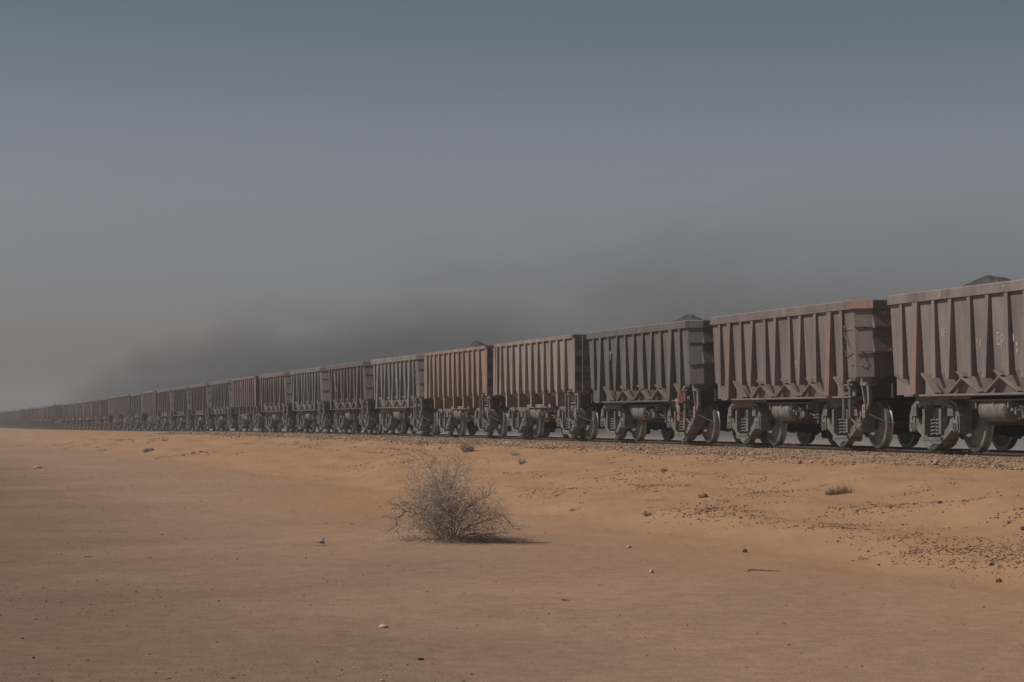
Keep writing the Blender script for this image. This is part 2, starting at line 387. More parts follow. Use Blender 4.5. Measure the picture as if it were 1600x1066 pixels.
def stone_material(name, stops):
    m, n, b = newmat(name); at = nd(n, 'ShaderNodeVertexColor', layer_name='tone')
    geo = nd(n, 'ShaderNodeNewGeometry')
    c = ramp(n, at.outputs[0], stops)
    c = mix(n, .5, c, mix(n, noise(n, geo.outputs['Position'], 60, 3), .6, 1.3), 'MULTIPLY')
    n.links.new(c, b.inputs['Base Color']); b.inputs['Roughness'].default_value = .9
    return m
M_BALLAST = stone_material('ballast_stone', [(0, (.19, .13, .095)), (.2, (.32, .21, .14)), (.6, (.40, .265, .175)), (.93, (.48, .34, .24)), (1, (.28, .24, .22))])
M_SCREE = stone_material('desert_stone', [(0, (.15, .092, .06)), (.45, (.26, .16, .105)), (.85, (.34, .22, .145)), (1, (.46, .36, .28))])
nb = 24000
# density falls with distance; the shoulder shows only from above
bs = 28 + (rng.uniform(0, 1, nb)**1.7) * 130
bt = np.where(rng.uniform(0, 1, nb) < .9, rng.uniform(17.3, 18.95, nb), rng.uniform(16.6, 17.4, nb)) + (vnoise(bs*.6, bs*0+3.3, 5)-.5)*.5 + (vnoise(bs*2.3, bs*0+7.3, 6)-.5)*.35
bt = np.minimum(bt, 18.98)
_sandy = (vnoise(bs*.9, bt*2.5, 31) < .36) & (bt < 18.5) & (rng.uniform(0, 1, nb) < .85); bs = bs[~_sandy]; bt = bt[~_sandy]; nb = len(bs)
bz = rng.uniform(.007, .024, nb) * (1 + (bs-28)/120)
big_ = (rng.uniform(0, 1, nb) < .10) & (bt < 17.9); bz[big_] *= rng.uniform(1.3, 2.6, nb)[big_]
link('ballast_gravel', scatter('ballast', np.stack([bs, bt], -1), bz, M_BALLAST, .7), kind='stuff', label='pale pinkish crushed stone along the foot of the rails', category='gravel')
nb = 5000
bs = 28 + (rng.uniform(0, 1, nb)**1.4) * 90; bt = rng.uniform(19.42, 20.6, nb)
link('track_bed_gravel', scatter('track bed', np.stack([bs, bt], -1), rng.uniform(.02, .045, nb), M_BALLAST, .7, sink=.3), kind='stuff', label='crushed stone between the two rails beneath the wagons', category='gravel')

# stones on the sand bank, in the drifted streaks the wind has left
patches = [(962, 746, 60, 16, 90, .7), (940, 700, 60, 6, 30, .5), (1090, 805, 90, 20, 260, .6), (1150, 757, 40, 12, 60, .6), (1200, 772, 70, 16, 80, .6), (1345, 800, 60, 18, 110, .6), (1270, 822, 60, 10, 110, .5), (1380, 845, 90, 18, 120, .5),
           (1470, 870, 120, 26, 320, .5), (1560, 885, 60, 20, 120, .6), (1570, 812, 40, 14, 40, .9), (1500, 790, 80, 10, 50, .5), (1420, 770, 40, 8, 14, .9),
           (840, 772, 60, 12, 80, .5), (800, 745, 60, 8, 30, .5), (600, 705, 60, 10, 70, .6), (640, 725, 50, 8, 50, .6), (540, 735, 50, 6, 30, .5), (300, 712, 60, 5, 40, .7), (230, 716, 30, 5, 20, .7), (460, 700, 90, 10, 70, .6), (1600, 860, 40, 20, 50, .7), (1045, 745, 50, 8, 30, .6), (990, 765, 50, 8, 50, .6), (190, 690, 60, 6, 60, .8), (120, 700, 90, 8, 40, .7), (700, 760, 30, 12, 20, .5)]
pts = []; szs = []
for cx, cy, rx, ry, k, szf in patches:
    k = int(k*2.6); nl = max(2, k // 9)
    for l in range(nl):
        x0 = cx + random.gauss(0, rx*.5); y0 = cy + random.gauss(0, ry*.5)
        s0, t0 = px2st(x0, y0); nn = max(3, int(random.gauss(k/nl, 2)))
        L = random.uniform(.3, 1.5)               # streaks run with the wind
        for q in range(nn):
            a = random.random()**1.3*L
            dX, dY = a*.8, a*.55
            pts.append((s0 - ST*dX + CT*dY + random.gauss(0, .09), t0 + CT*dX + ST*dY + random.gauss(0, .05)))
            szs.append(random.uniform(.004, .013)*(.6+szf) * (1 + max(0, s0-30)/70) * (1.7 if random.random() < .08 else 1))
st = np.array(pts); sz = np.array(szs)
link('scattered_stones', scatter('stones', st, sz, M_SCREE, .55, elong=2.0, sink=.2), kind='stuff', label='small dark stones strewn in windblown streaks over the sand bank', category='stones')
# loose stones everywhere, sparse
k = 6500
s_ = rng.uniform(9, 75, k); t_ = rng.uniform(-12, 17.2, k)
link('loose_pebbles', scatter('pebbles', np.stack([s_, t_], -1), np.minimum(rng.exponential(.0026, k), .012)+.0025 + s_*.00008, M_SCREE, .6), kind='stuff', label='tiny loose pebbles thinly strewn over the whole flat', category='pebbles')
k = 34000                                           # gravelly patch at the lower left
s_ = 9 + rng.uniform(0, 1, k)**1.5*22; t_ = rng.uniform(-6, 7, k)
msk = vnoise(s_*.5, t_*.5, 21)*.5 + np.clip((5 - t_)/8, 0, 1)*.7 > rng.uniform(.3, 1.0, k)
st = np.stack([s_, t_], -1)[msk]
link('fine_gravel', scatter('fine gravel', st, np.minimum(rng.exponential(.0022, len(st)), .010)+.003, M_SCREE, .6, 'oct'), kind='stuff', label='fine dark gravel over the hard flat at lower left', category='gravel')

# single stones one can point to
def stone(px, py, w_, h_, c, label, seed, cat='stone', flat=1.0):
    s, t = px2st(px, py); x, y, _ = W(s, t); z = float(height(s, t))
    dd = math.hypot(x, y); r = w_/F_PX*dd/2; hh = h_/F_PX*dd
    rg = np.random.default_rng(seed)
    import bmesh
    bm = bmesh.new(); bmesh.ops.create_icosphere(bm, subdivisions=2, radius=1)
    for vtx in bm.verts:
        q = vtx.co; f = 1 + .22*math.sin(q.x*3.1+seed)+.16*math.sin(q.y*4.3+seed*2)+.12*math.sin(q.z*5+q.x*2+seed)
        vtx.co = Vector((q.x*r*f, q.y*r*.8*f, q.z*hh*.62*f*flat))
    me = bpy.data.meshes.new('stone'); bm.to_mesh(me); bm.free()
    me.materials.append(simple('stone_surface', tuple(a*.8 for a in c), c, 20, .9, 0, .6, .01))
    link('stone', me, loc=(x, y, z + hh*.3), label=label, category=cat)
stone(601, 980, 15, 6, (.62, .50, .34), 'flat cream stone lying alone on the brown foreground flat', 3)
stone(232, 706, 16, 8, (.42, .33, .25), 'pale rock with a black shadow at the foot of the bank, far left', 5)
stone(1163, 863, 9, 6, (.16, .08, .06), 'small dark reddish stone on the flat below the stony patch', 8)
stone(1018, 895, 8, 6, (.60, .48, .38), 'small whitish stone on the flat right of the bush', 9)
stone(983, 856, 7, 5, (.55, .45, .36), 'tiny pale stone at the foot of the sand bank beyond the bush', 10)
stone(1547, 884, 7, 6, (.07, .06, .06), 'black round stone among the gravel at the right foot of the bank', 12)
stone(1558, 909, 10, 6, (.15, .10, .07), 'brown stone on the flat below the black round stone', 13)
stone(1098, 777, 20, 6, (.27, .175, .12), 'long brown slab half buried in the orange sand slope', 14)
stone(302, 709, 8, 4, (.50, .39, .30), 'small cream rock on the bank right of the pale rock', 15)
stone(60, 732, 12, 4, (.46, .36, .28), 'light flat stone on the far left of the flat', 16)
stone(658, 1031, 8, 4, (.06, .05, .04), 'small black stone near the bottom edge of the picture', 17)
stone(1467, 787, 7, 5, (.20, .125, .085), 'lone dark stone on the smooth sand slope right of the grass tuft', 18)
# dark slab at the right edge, half in frame
stone(1602, 828, 20, 7, (.085, .085, .078), 'dark grey slab on the sand slope at the right edge', 19)

def stick(px, py, lpx, label, seed):
    rr = random.Random(seed); s, t = px2st(px, py); x, y, _ = W(s, t); L = lpx/F_PX*math.hypot(x, y); p = Vector((-L/2, 0, .008)); pp = [p]
    for k in range(7): p = p + Vector((L/7, rr.gauss(0, L*.05), rr.gauss(0, .004))); p.z = max(p.z, .004); pp.append(p)
    mb = MB(); mb.tube(pp, [.007*(1-.08*k) for k in range(8)], 6)
    link('twig', mb.mesh('twig', simple('dark_dead_wood', (.09, .06, .045), (.16, .11, .08), 20, .9, 0, .4)), loc=(x, y, float(height(s, t))), label=label, category='twig')
stick(1192, 892, 48, 'long thin dark twig lying on the flat right of the dark reddish stone', 1)
stick(884, 938, 12, 'short dark twig on the open flat below the bush shadow', 2)
stick(140, 871, 12, 'short dark twig on the left of the flat', 3)

# crumpled blue-grey scrap left of the bush
s, t = px2st(497, 852); x, y, _ = W(s, t); z = float(height(s, t))
mb = MB(); pp = [(-.09, 0, .012), (-.02, -.03, .03), (.05, -.03, .045), (.08, .0, .07), (.10, -.04, .01), (.02, .05, .03), (-.05, .04, .02), (.07, .05, .02)]
mb.add([(a, b_, c) for a, b_, c in pp] + [(a+.004, b_+.002, c-.010) for a, b_, c in pp], [(0,1,6),(1,5,6),(1,2,5),(2,3,5),(3,7,5),(2,4,3),(4,7,3),(8,14,9),(9,14,13),(9,13,10),(10,13,11),(11,13,15),(10,11,12),(12,11,15)])
link('plastic_scrap', mb.mesh('scrap', simple('grey_plastic', (.16, .17, .18), (.24, .24, .24), 20, .6, 0, .2)), loc=(x, y, z+.01), label='crumpled blue-grey scrap of plastic on the flat left of the bush', category='litter')

# ------------------------------------------------------------------ ore wagons
HL = 4.34; HW = 1.50            # half length, half width over the ribs
SH = .055                        # the side sheet stands this far behind the rib faces
# octagon outlines (half length, half width, chamfer)
def octo(hl, hw, ch, z): return [(-hl, -hw+ch, z), (-hl+ch, -hw, z), (hl-ch, -hw, z), (hl, -hw+ch, z), (hl, hw-ch, z), (hl-ch, hw, z), (-hl+ch, hw, z), (-hl, hw-ch, z)]
def ring(mb, levels, m=0):       # levels: list of outlines with equal counts; makes a closed band outside then inside
    n = len(levels[0]); vs = [p for l in levels for p in l]; fs = []
    for i in range(len(levels)-1):
        for k in range(n): fs.append((i*n+k, i*n+(k+1) % n, (i+1)*n+(k+1) % n, (i+1)*n+k))
    return mb.add(vs, fs, m)
ZT, ZB = 3.0, 1.45
RIBS_A = [.55, 1.22, 1.95, 2.67, 3.40, 4.12, 4.83, 5.53, 6.24, 7.02, 7.66]
RIBS_B = [.05, .55, 1.25, 1.95, 2.70, 3.42, 4.12, 4.82, 5.50, 6.20, 6.92, 7.66]
def u2x(u): return u - 4.10

meshes = {}
def put(key, mb, mat=None, smooth=False): meshes[key] = mb.mesh(key, mat or M_PAINT, smooth); return meshes[key]
# --- type A body
mb = MB()
ch = .27; hwb = HW - SH
ring(mb, [octo(HL, hwb-.07, ch, ZB), octo(HL+.02, hwb, ch, ZT-.03), octo(HL-.03, hwb-.05, ch, ZT-.03), octo(HL-.05, hwb-.12, ch, ZB+.02)])
# hopper slopes: sides run in below the sheet, ends slope down to the outlets
ring(mb, [octo(HL, hwb-.07, ch, ZB), octo(HL-.9, hwb-.20, .1, 1.06), octo(HL-1.2, .9, .1, .98)])
mb.bx(-3.1, 3.1, -.95, .95, .80, .99)
put('body_A', mb)
mb = MB()                        # rim of type A: a deep channel all round with cut corners
ring(mb, [octo(HL+.07, HW-.10, .30, ZT-.185), octo(HL+.09, HW+.005, .34, ZT-.185), octo(HL+.09, HW+.005, .34, ZT-.02), octo(HL+.075, HW-.012, .34, ZT), octo(HL-.06, HW-.15, .28, ZT), octo(HL-.06, HW-.15, .28, ZT-.185), octo(HL+.07, HW-.10, .30, ZT-.185)])
put('rim_A', mb)
mb = MB()
ring(mb, [octo(HL+.02, HW-.10, .04, ZT-.10), octo(HL+.05, HW+.005, .05, ZT-.10), octo(HL+.05, HW+.005, .05, ZT), octo(HL-.06, HW-.15, .04, ZT), octo(HL-.06, HW-.15, .04, ZT-.10), octo(HL+.02, HW-.10, .04, ZT-.10)])
put('rim_B', mb)
def rib_mb(kind, side):
    # side -1 faces the camera. flange bar in front, web behind it
    mb = MB(); y0 = side*(HW-SH-.01)
    if kind == 'wide': w1, w2, d1, d2, zb, lean = .115, .13, SH+.005, SH+.055, 1.07, -.02
    elif kind == 'major': w1, w2, d1, d2, zb, lean = .065, .075, SH, SH+.035, 1.33, -.06
    elif kind == 'minor': w1, w2, d1, d2, zb, lean = .065, .065, SH, SH-.008, 1.37, .03
    else: w1, w2, d1, d2, zb, lean = .085, .085, SH+.01, SH+.02, 1.36, 0
    zt = ZT-.186 if kind != 'b' else ZT-.101
    def q(zz, xc, w_, ya, yb):
        a, b_ = sorted((ya, yb)); return [(xc-w_, a, zz), (xc+w_, a, zz), (xc+w_, b_, zz), (xc-w_, b_, zz)]
    mb.hexa(q(zb, lean, w2, y0-side*.09, y0+side*d2), q(zt, 0, w1, y0, y0+side*d1))
    return mb
for kd in ('wide', 'major', 'minor', 'b'):
    for sd in (-1, 1): put(f'rib_{kd}_{sd}', rib_mb(kd, sd), M_PAINT)
for sd in (-1, 1): put(f'rib_rust_{sd}', rib_mb('wide', sd), M_RIBRUST)
def kindA(k): return 'wide' if k in (1, 9) else ('minor' if k % 2 == 0 else 'major')
for sd in (-1, 1):
    ya = sd*(HW-.10); yi = sd*(HW-.36)
    mb = MB(); a, b_ = sorted((sd*(HW-.30), sd*(HW-.02))); mb.bx(-3.40, 4.02, a, b_, 1.03, 1.065); mb.bx(-3.40, 4.02, *sorted((sd*(HW-.30), sd*(HW-.27))), .97, 1.03)
    put(f'side_sill_{sd}', mb)
    mb = MB(); mb.bx(-.52, .5, *sorted((sd*(HW-.22), sd*(HW-.19))), 1.066, 1.46); put(f'end_panel_{sd}', mb)
    mb = MB()                     # saddle: an inverted V of plate with its sheet between the hopper outlets
    def plate(p, q_, w_):        # plate edge-on to the camera, deep in y
        mb.beam((p[0], (ya+yi)/2, p[1]), (q_[0], (ya+yi)/2+sd*.0, q_[1]), abs(ya-yi), w_, up=(0, 0, 1))
    mb.beam((-.60, sd*(HW-.15), 1.085), (0, sd*(HW-.12), 1.36), .10, .03)
    mb.beam((0, sd*(HW-.11), 1.36), (.62, sd*(HW-.15), 1.085), .10, .03)
    mb.beam((-.15, sd*(HW-.07), 1.46), (.06, sd*(HW-.10), 1.37), .07, .025)
    put(f'saddle_{sd}', mb)
    mb = MB(); mb.prism([(0, 1.07), (.62, 1.07), (.06, 1.46), (0, 1.46)], *sorted((sd*(HW-.14), sd*(HW-.165)))); mb.beam((.05, sd*(HW-.10), 1.46), (.64, sd*(HW-.10), 1.08), .14, .03)
    put(f'gusset_{sd}', mb)
    # type B lower brackets: plate with a slanting flange on its right
    mb = MB(); a_, c_ = sorted((sd*(HW-.03), sd*(HW-.47))); mb.bx(-.035, .035, a_, c_, .98, 1.358); mb.bx(-.07, .07, *sorted((sd*(HW-.035), sd*(HW-.01))), .98, 1.358)
    mb.bx(-.07, .07, a_, c_, .955, .979)
    put(f'bracket_{sd}', mb)
# stiffeners across the end sheets
def stiff(z, sx, kind='A'):
    mb = MB(); hy = HW-SH-.29; x0 = sx*(HL+.0); x1 = sx*(HL+.14)
    if kind == 'A':
        prof = [(x0, z-.02), (x1, z), (x1, z+.03), (x0+sx*.02, z+.30)]
        mb.prism(prof if sx > 0 else prof[::-1], -hy, hy)
        # it wraps round the cut corners as a thin fillet
        for sy in (-1, 1): mb.beam((x0+sx*.03, sy*hy, z+.02), (x0-sx*.24, sy*(hy+.285), z+.02), .035, .02)
    else:
        mb.bx(*sorted((x0-sx*.02, x0+sx*.20)), -HW+.03, HW-.03, z-.03, z+.0); mb.bx(*sorted((x0-sx*.02, x0+sx*.20)), -HW+.03, HW-.03, z+.14, z+.17)
        mb.bx(*sorted((x0+sx*.16, x0+sx*.19)), -HW+.03, HW-.03, z-.03, z+.17)
    return mb
for sx in (-1, 1):
    for kk, zz in enumerate((1.94, 2.44)): put(f'endA_{sx}_{kk}', stiff(zz, sx))
    for kk, zz in enumerate((1.50, 1.95, 2.40)): put(f'endB_{sx}_{kk}', stiff(zz, sx, 'B'))
# type B body: square corners
mb = MB(); ch = .02
ring(mb, [octo(HL, hwb-.05, ch, ZB), octo(HL, hwb, ch, ZT-.03), octo(HL-.03, hwb-.05, ch, ZT-.03), octo(HL-.05, hwb-.12, ch, ZB+.02)])
ring(mb, [octo(HL, hwb-.05, ch, ZB), octo(HL-.9, hwb-.44, .02, 1.02), octo(HL-1.2, .9, .02, .97)])
mb.bx(-3.1, 3.1, -.95, .95, .80, .99)
put('body_B', mb)
mb = MB(); mb.bx(-.12, .12, -.015, .015, ZB-.1, ZT-.11); put('corner_post_B', mb)
# ladder on the near end of type B
mb = MB()
for y in (-1.25, -.85): mb.tube([(HL+.30, y, 1.35), (HL+.30, y, 2.95)], .018, 6)
for z in np.arange(1.5, 2.95, .28): mb.tube([(HL+.30, -1.25, z), (HL+.30, -.85, z)], .014, 5)
for z in (1.52, 2.85):
    for y in (-1.25, -.85): mb.bx(HL+.19, HL+.30, y-.02, y+.02, z-.01, z+.01)
put('ladder', mb, M_PAINT)
# centre sill, couplers, underframe
mb = MB(); mb.bx(-4.45, 4.45, -.24, .24, .70, .95); mb.bx(-4.48, -4.40, -1.25, 1.25, 1.02, 1.30); mb.bx(4.40, 4.48, -1.25, 1.25, 1.02, 1.30)
for sx in (-1, 1):
    mb.bx(*sorted((sx*3.1, sx*4.42)), -.9, -.8, 1.15, 1.35); mb.bx(*sorted((sx*3.1, sx*4.42)), .8, .9, 1.15, 1.35)
    mb.beam((sx*4.42, -.45, 1.3), (sx*3.3, -.2, .9), .1, .1); mb.beam((sx*4.42, .45, 1.3), (sx*3.3, .2, .9), .1, .1)
mb.bx(-1.6, 1.9, -.75, .75, .50, .80)
put('centre_sill', mb, M_DARK)
mb = MB(); mb.bx(0, .35, -.07, .07, -.08, .08); mb.prism([(.33, -.17), (.52, -.14), (.515, .14), (.33, .17)], -.13, .05); mb.beam((.45, .09, 0), (.53, .16, 0), .08, .26); put('coupler', mb, M_DARK)
# air tank and its hanger, brake valve
def tank(r, x0, x1, y, z):
    prof = [(x0-.07, .02), (x0-.06, r*.55), (x0-.03, r*.86), (x0, r), (x0+.06, r), (x0+.065, r+.008), (x0+.085, r+.008), (x0+.09, r), (x1-.06, r), (x1, r), (x1+.03, r*.86), (x1+.06, r*.55), (x1+.07, .02)]
    return MB().lathe(prof, 28, (0, y, z), 'x')
put('air_tank', tank(.22, -.62, .32, -1.12, .78), M_CAST, True)
mb = MB(); mb.bx(-.85, 1.75, -1.37, -1.30, .955, 1.015); mb.bx(-.85, 1.75, -1.37, -1.355, .93, 1.03)
for x in (-.72, -.05, .5, 1.4): mb.bx(x-.02, x+.02, -1.34, -1.16, .80, .955)
put('hanger_rail', mb, M_PAINT)
mb = MB(); rr = random.Random(4)
mb.lathe([(-.13, .02), (-.12, .09), (-.02, .10), (.0, .12), (.03, .12), (.04, .08), (.12, .07), (.13, .02)], 14, (.62, -1.15, .76), 'x')
mb.lathe([(-.12, .02), (-.12, .07), (.05, .09), (.07, .11), (.10, .11), (.11, .02)], 14, (.85, -1.18, .74), 'z')
for k in range(16):
    c = (.52+rr.random()*.62, -1.24+rr.random()*.2, .63+rr.random()*.26)
    if k % 2: mb.box(c, (.06+rr.random()*.1, .06+rr.random()*.08, .05+rr.random()*.08))
    else: mb.lathe([(-.05, .01), (-.05, .04), (.05, .045), (.05, .01)], 8, c, rr.choice('xyz'))
mb.tube([(1.1, -1.15, .72), (1.35, -1.1, .66), (1.6, -1.0, .70)], .02, 6); mb.tube([(.3, -1.15, .85), (.5, -1.2, .92), (.62, -1.2, .85)], .016, 6)
put('brake_valve', mb, M_CAST, True)
mb = MB()
for k in range(5): mb.bx(1.32, 1.62, -1.16, -1.0, .62+k*.065, .64+k*.065)
mb.bx(1.44, 1.50, -1.12, -1.04, .50, .95)
put('slack_adjuster', mb, M_CAST)
# near-end gear: two upright pipes, step bracket with its plate, cable
mb = MB()
for x, zt in ((3.55, 1.40), (3.86, 1.36)):
    mb.tube([(x, -1.42, .60), (x, -1.42, zt-.06)], .042, 8); mb.lathe([(-.07, .02), (-.06, .065), (.03, .07), (.06, .03)], 10, (x, -1.42, zt-.02), 'z')
mb.bx(3.50, 4.0, -1.44, -1.2, 1.28, 1.31); mb.tube([(3.9, -1.42, .60), (4.05, -1.38, .5), (4.3, -1.38, .48)], .02, 6)
put('brake_rod', mb, M_CAST, True)
mb = MB()
mb.beam((4.42, -1.40, 1.30), (4.74, -1.40, 1.30), .07, .06); mb.beam((4.72, -1.40, 1.32), (4.76, -1.40, .92), .07, .10); mb.beam((4.76, -1.40, .94), (4.58, -1.42, .72), .06, .07)
mb.beam((4.38, -1.40, 1.36), (4.60, -1.41, .80), .04, .05); mb.prism([(4.36, 1.28), (4.50, 1.28), (4.41, 1.46)], -1.43, -1.40)
mb.tube([(4.58, -1.42, .74), (4.45, -1.42, .52), (4.35, -1.42, .44), (4.05, -1.40, .46)], .016, 6)
mb.bx(4.3, 4.5, -1.4, -1.1, 1.27, 1.33)
put('step_bracket', mb, M_CAST)
mb = MB(); mb.box((4.60, -1.455, .76), (.13, .02, .26)); put('marker_plate', mb, simple('dusty_pinkish_plate', (.24, .17, .155), (.31, .23, .21), 20, .8, 0, .1))
mb = MB()
for z in (.70, .82): mb.lathe([(-1.474, .002), (-1.474, .028), (-1.465, .028)], 10, (4.60, 0, z), 'y')
put('red_reflector', mb, M_SIGNRED)
mb = MB(); mb.tube([(4.62+1.05*k/8, -1.40+.12*k/8, .72-.22*math.sin(k/8*1.4)*.9) for k in range(9)], .010, 5); put('brake_cable', mb, M_DARK)
# end pipe loops on the cut corner (type A)
mb = MB(); y_ = -1.39
mb.tube([(3.62, -1.44, 2.50), (3.70, -1.47, 2.44), (3.66, -1.47, 2.36), (3.78, -1.46, 2.20), (3.84, -1.44, 2.06)], .014, 5)
mb.tube([(3.62, -1.44, 2.42), (3.9, -1.43, 2.40), (4.06, -1.41, 2.43), (4.14, -1.36, 2.46), (4.28, -1.24, 2.42)], .010, 5)
mb.tube([(3.64, -1.42, 1.98), (3.72, -1.44, 1.92), (3.66, -1.44, 1.88), (3.95, -1.41, 1.93), (4.20, -1.30, 1.97), (4.26, -1.24, 1.75), (4.22, -1.30, 1.68), (3.86, -1.42, 1.70)], .010, 5)
put('grab_rail', mb, M_CAST)
# ore heap
def ore_mesh(seed, p1, p2, xa, xb):
    rg = np.random.default_rng(seed); nx, ny = 110, 34; xs = np.linspace(-HL+.12, HL-.12, nx); ys = np.linspace(-1.24, 1.24, ny); vs = []
    for x in xs:
        for y in ys:
            c = lambda x0, w_: max(0, 1 - math.sqrt(((x-x0)/w_)**2 + (y/1.25)**2))
            z = 2.62 + p1*c(xa, 2.2)**.85 + p2*c(xb, 1.8)**.85 + float(vnoise(np.array(x*5+seed), np.array(y*5), seed)-.5)*.08 + float(vnoise(np.array(x*14+seed), np.array(y*14), seed+3)-.5)*.05
            vs.append((x, y, z))
    idx = np.arange(nx*ny).reshape(nx, ny); f = np.stack([idx[:-1, :-1], idx[1:, :-1], idx[1:, 1:], idx[:-1, 1:]], -1).reshape(-1, 4)
    return np_mesh('ore', vs, f, M_ORE, False)
ORE = {'low': ore_mesh(5, .28, .30, -1.9, 2.15), 'back': ore_mesh(8, .70, .62, -2.3, 2.0)}
for k_, (xa, pa) in {0: (-2.65, .74), 2: (.15, .72), 4: (-2.5, .78)}.items(): ORE[k_] = ore_mesh(11+k_, pa, .25, xa, 2.6 if xa < 0 else 3.4)
# bogie pieces (origin at the bogie centre, rail level)
AX = .90; WR = .485
mb = MB()                        # side frame, drawn from the photograph: arched top, two windows, spring nest, sagging bottom
y0, y1 = -.13, .11
mb.prism([(-1.06, .66), (-.96, .86), (-.78, .95), (-.40, .98), (.40, .98), (.78, .95), (.96, .86), (1.06, .66), (.92, .66), (.78, .80), (.45, .86), (-.45, .86), (-.78, .80), (-.92, .66)][::-1], y0, y1)
for sg in (-1, 1):
    P = lambda a: [(sg*x, z) for x, z in a][::sg]
    mb.prism(P([(1.06, .66), (1.06, .36), (.98, .36), (.96, .52), (.82, .52), (.82, .66)][::-1]), y0, y1)      # pedestal jaw, outer
    mb.prism(P([(.86, .62), (.86, .36), (.74, .40), (.38, .20), (.30, .20), (.30, .32), (.62, .50), (.70, .66)]), y0, y1)     # tension member
    mb.bx(*sorted((sg*.29, sg*.42)), y0, y1, .30, .87)                                                             # column
    mb.bx(*sorted((sg*.30, sg*.40)), y0-.05, y0, .34, .80)
    mb.prism(P([(.66, .66), (.66, .90), (.86, .84), (.90, .66)]), y0-.05, y0)                                          # boss over the axle box
mb.prism([(-.42, .20), (.42, .20), (.34, .14), (-.34, .14)], y0-.04, y1+.04); mb.bx(-.36, .36, y0-.05, y1+.05, .20, .26)
put('side_frame', mb, M_CAST)
mb = MB(); mb.lathe([(-.14, .02), (-.14, .085), (-.12, .10), (-.02, .11), (.0, .15), (.08, .15)], 16, (0, 0, WR), 'y')
for k in range(4): mb.lathe([(-.16, .005), (-.16, .018), (-.13, .018)], 6, (.055*math.cos(k*math.pi/2+.78), 0, WR+.055*math.sin(k*math.pi/2+.78)), 'y')
mb.bx(-.12, .12, -.06, .08, WR+.08, WR+.17); mb.prism([(-.14, .42), (-.10, .66), (-.02, .66), (-.03, .36)], -.13, -.05); mb.prism([(.03, .36), (.02, .66), (.10, .66), (.14, .42)], -.13, -.05)
put('axle_box', mb, M_CAST, True)
mb = MB(); N = 60; mb.tube([(.085*math.cos(k/N*5.2*2*math.pi), .085*math.sin(k/N*5.2*2*math.pi), .27+.34*k/N) for k in range(N+1)], .019, 6); put('spring', mb, M_CAST, True)
mb = MB(); N = 16; mb.tube([(.085*math.cos(k/N*4*2*math.pi), .085*math.sin(k/N*4*2*math.pi), .27+.34*k/N) for k in range(N+1)], .019, 3); put('spring_far', mb, M_CAST)
mb = MB(); mb.prism([(-.30, .62), (.30, .62), (.30, .78), (.22, .82), (-.22, .82), (-.30, .78)][::-1], -1.08, 1.08); mb.bx(-.2, .2, -.3, .3, .80, .98); mb.lathe([(.93, .02), (.93, .2), (1.0, .2), (1.0, .02)], 16, (0, 0, 0), 'z')
put('bolster', mb, M_CAST)
def wheel_mb(n):                 # profile along the axle, +y is the outer face
    pr = [(.055, .02), (.055, .09), (.045, .125), (.012, .16), (-.002, .30), (.010, .385), (.045, .405), (.062, .412), (.066, .44), (.062, WR-.010), (.05, WR-.003), (-.045, WR), (-.058, WR+.012), (-.066, WR+.028), (-.080, WR+.026), (-.084, WR), (-.082, .42), (-.06, .40), (-.035, .37), (-.025, .16), (-.07, .12), (-.09, .09), (-.09, .02)]
    ms = [1]*6 + [0]*10 + [1]*6
    return MB().lathe(pr[::-1], n, mats=ms[::-1])
meshes['wheel'] = wheel_mb(48).mesh('wheel', [M_TREAD, M_WHEEL], True)
meshes['wheel_far'] = wheel_mb(18).mesh('wheel', [M_TREAD, M_WHEEL], True)
put('axle', MB().lathe([(-1.05, .02), (-1.05, .07), (-.85, .075), (-.8, .09), (-.5, .085), (0, .075), (.5, .085), (.8, .09), (.85, .075), (1.05, .07), (1.05, .02)], 14, (0, 0, WR)), M_DARK, True)
mb = MB(); mb.beam((0, -.95, .36), (0, .95, .36), .07, .09); 
for y in (-.75, .75):
    mb.prism([(-.02, .28), (.10, .22), (.13, .36), (.10, .52), (-.02, .46)], y-.06, y+.06)
mb.beam((0, -.62, .30), (.34, 0, .34), .05, .05); mb.beam((0, .62, .30), (.34, 0, .34), .05, .05)
put('brake_beam', mb, M_DARK)
mb = MB(); mb.tube([(-.45, .2, .33), (.45, .2, .33)], .022, 6); mb.bx(-.5, -.36, .15, .25, .27, .39); mb.bx(.36, .5, .15, .25, .27, .39); mb.bx(.40, .45, .18, .22, .39, .75); put('brake_linkage', mb, M_DARK)

def mat_for(name): return None
def rgb(r, g, b, k=1.0):
    f = lambda c: ((c/255+.055)/1.055)**2.4 if c > 10 else c/255/12.92
    return (f(r)*k, f(g)*k, f(b)*k)
C = [rgb(119,108,105), rgb(118,107,104), rgb(97,93,88), rgb(138,122,115), rgb(136,114,97), rgb(114,110,105), rgb(96,78,76), rgb(108,104,100), rgb(104,91,88), rgb(124,106,103)]
CL = {'a': 'grey-brown', 'b': 'dark grey', 'c': 'pinkish grey', 'd': 'tan'}
pal = [rgb(96,92,87), rgb(112,102,95), rgb(104,88,84), rgb(124,112,100), rgb(92,90,86), rgb(116,98,95), rgb(106,101,95)]
palname = ['dark grey', 'grey-brown', 'maroon', 'pale', 'charcoal', 'pinkish', 'ash grey']
TYPE_B = {3, 4, 9, 14, 16, 17, 25, 33}
PITCH = 9.92; S0 = 40.23
N_W = 45
names_c = ['grey-brown', 'grey-brown', 'dark grey', 'pinkish grey', 'tan', 'greenish grey', 'dark maroon', 'grey', 'brownish maroon', 'dusty pink']
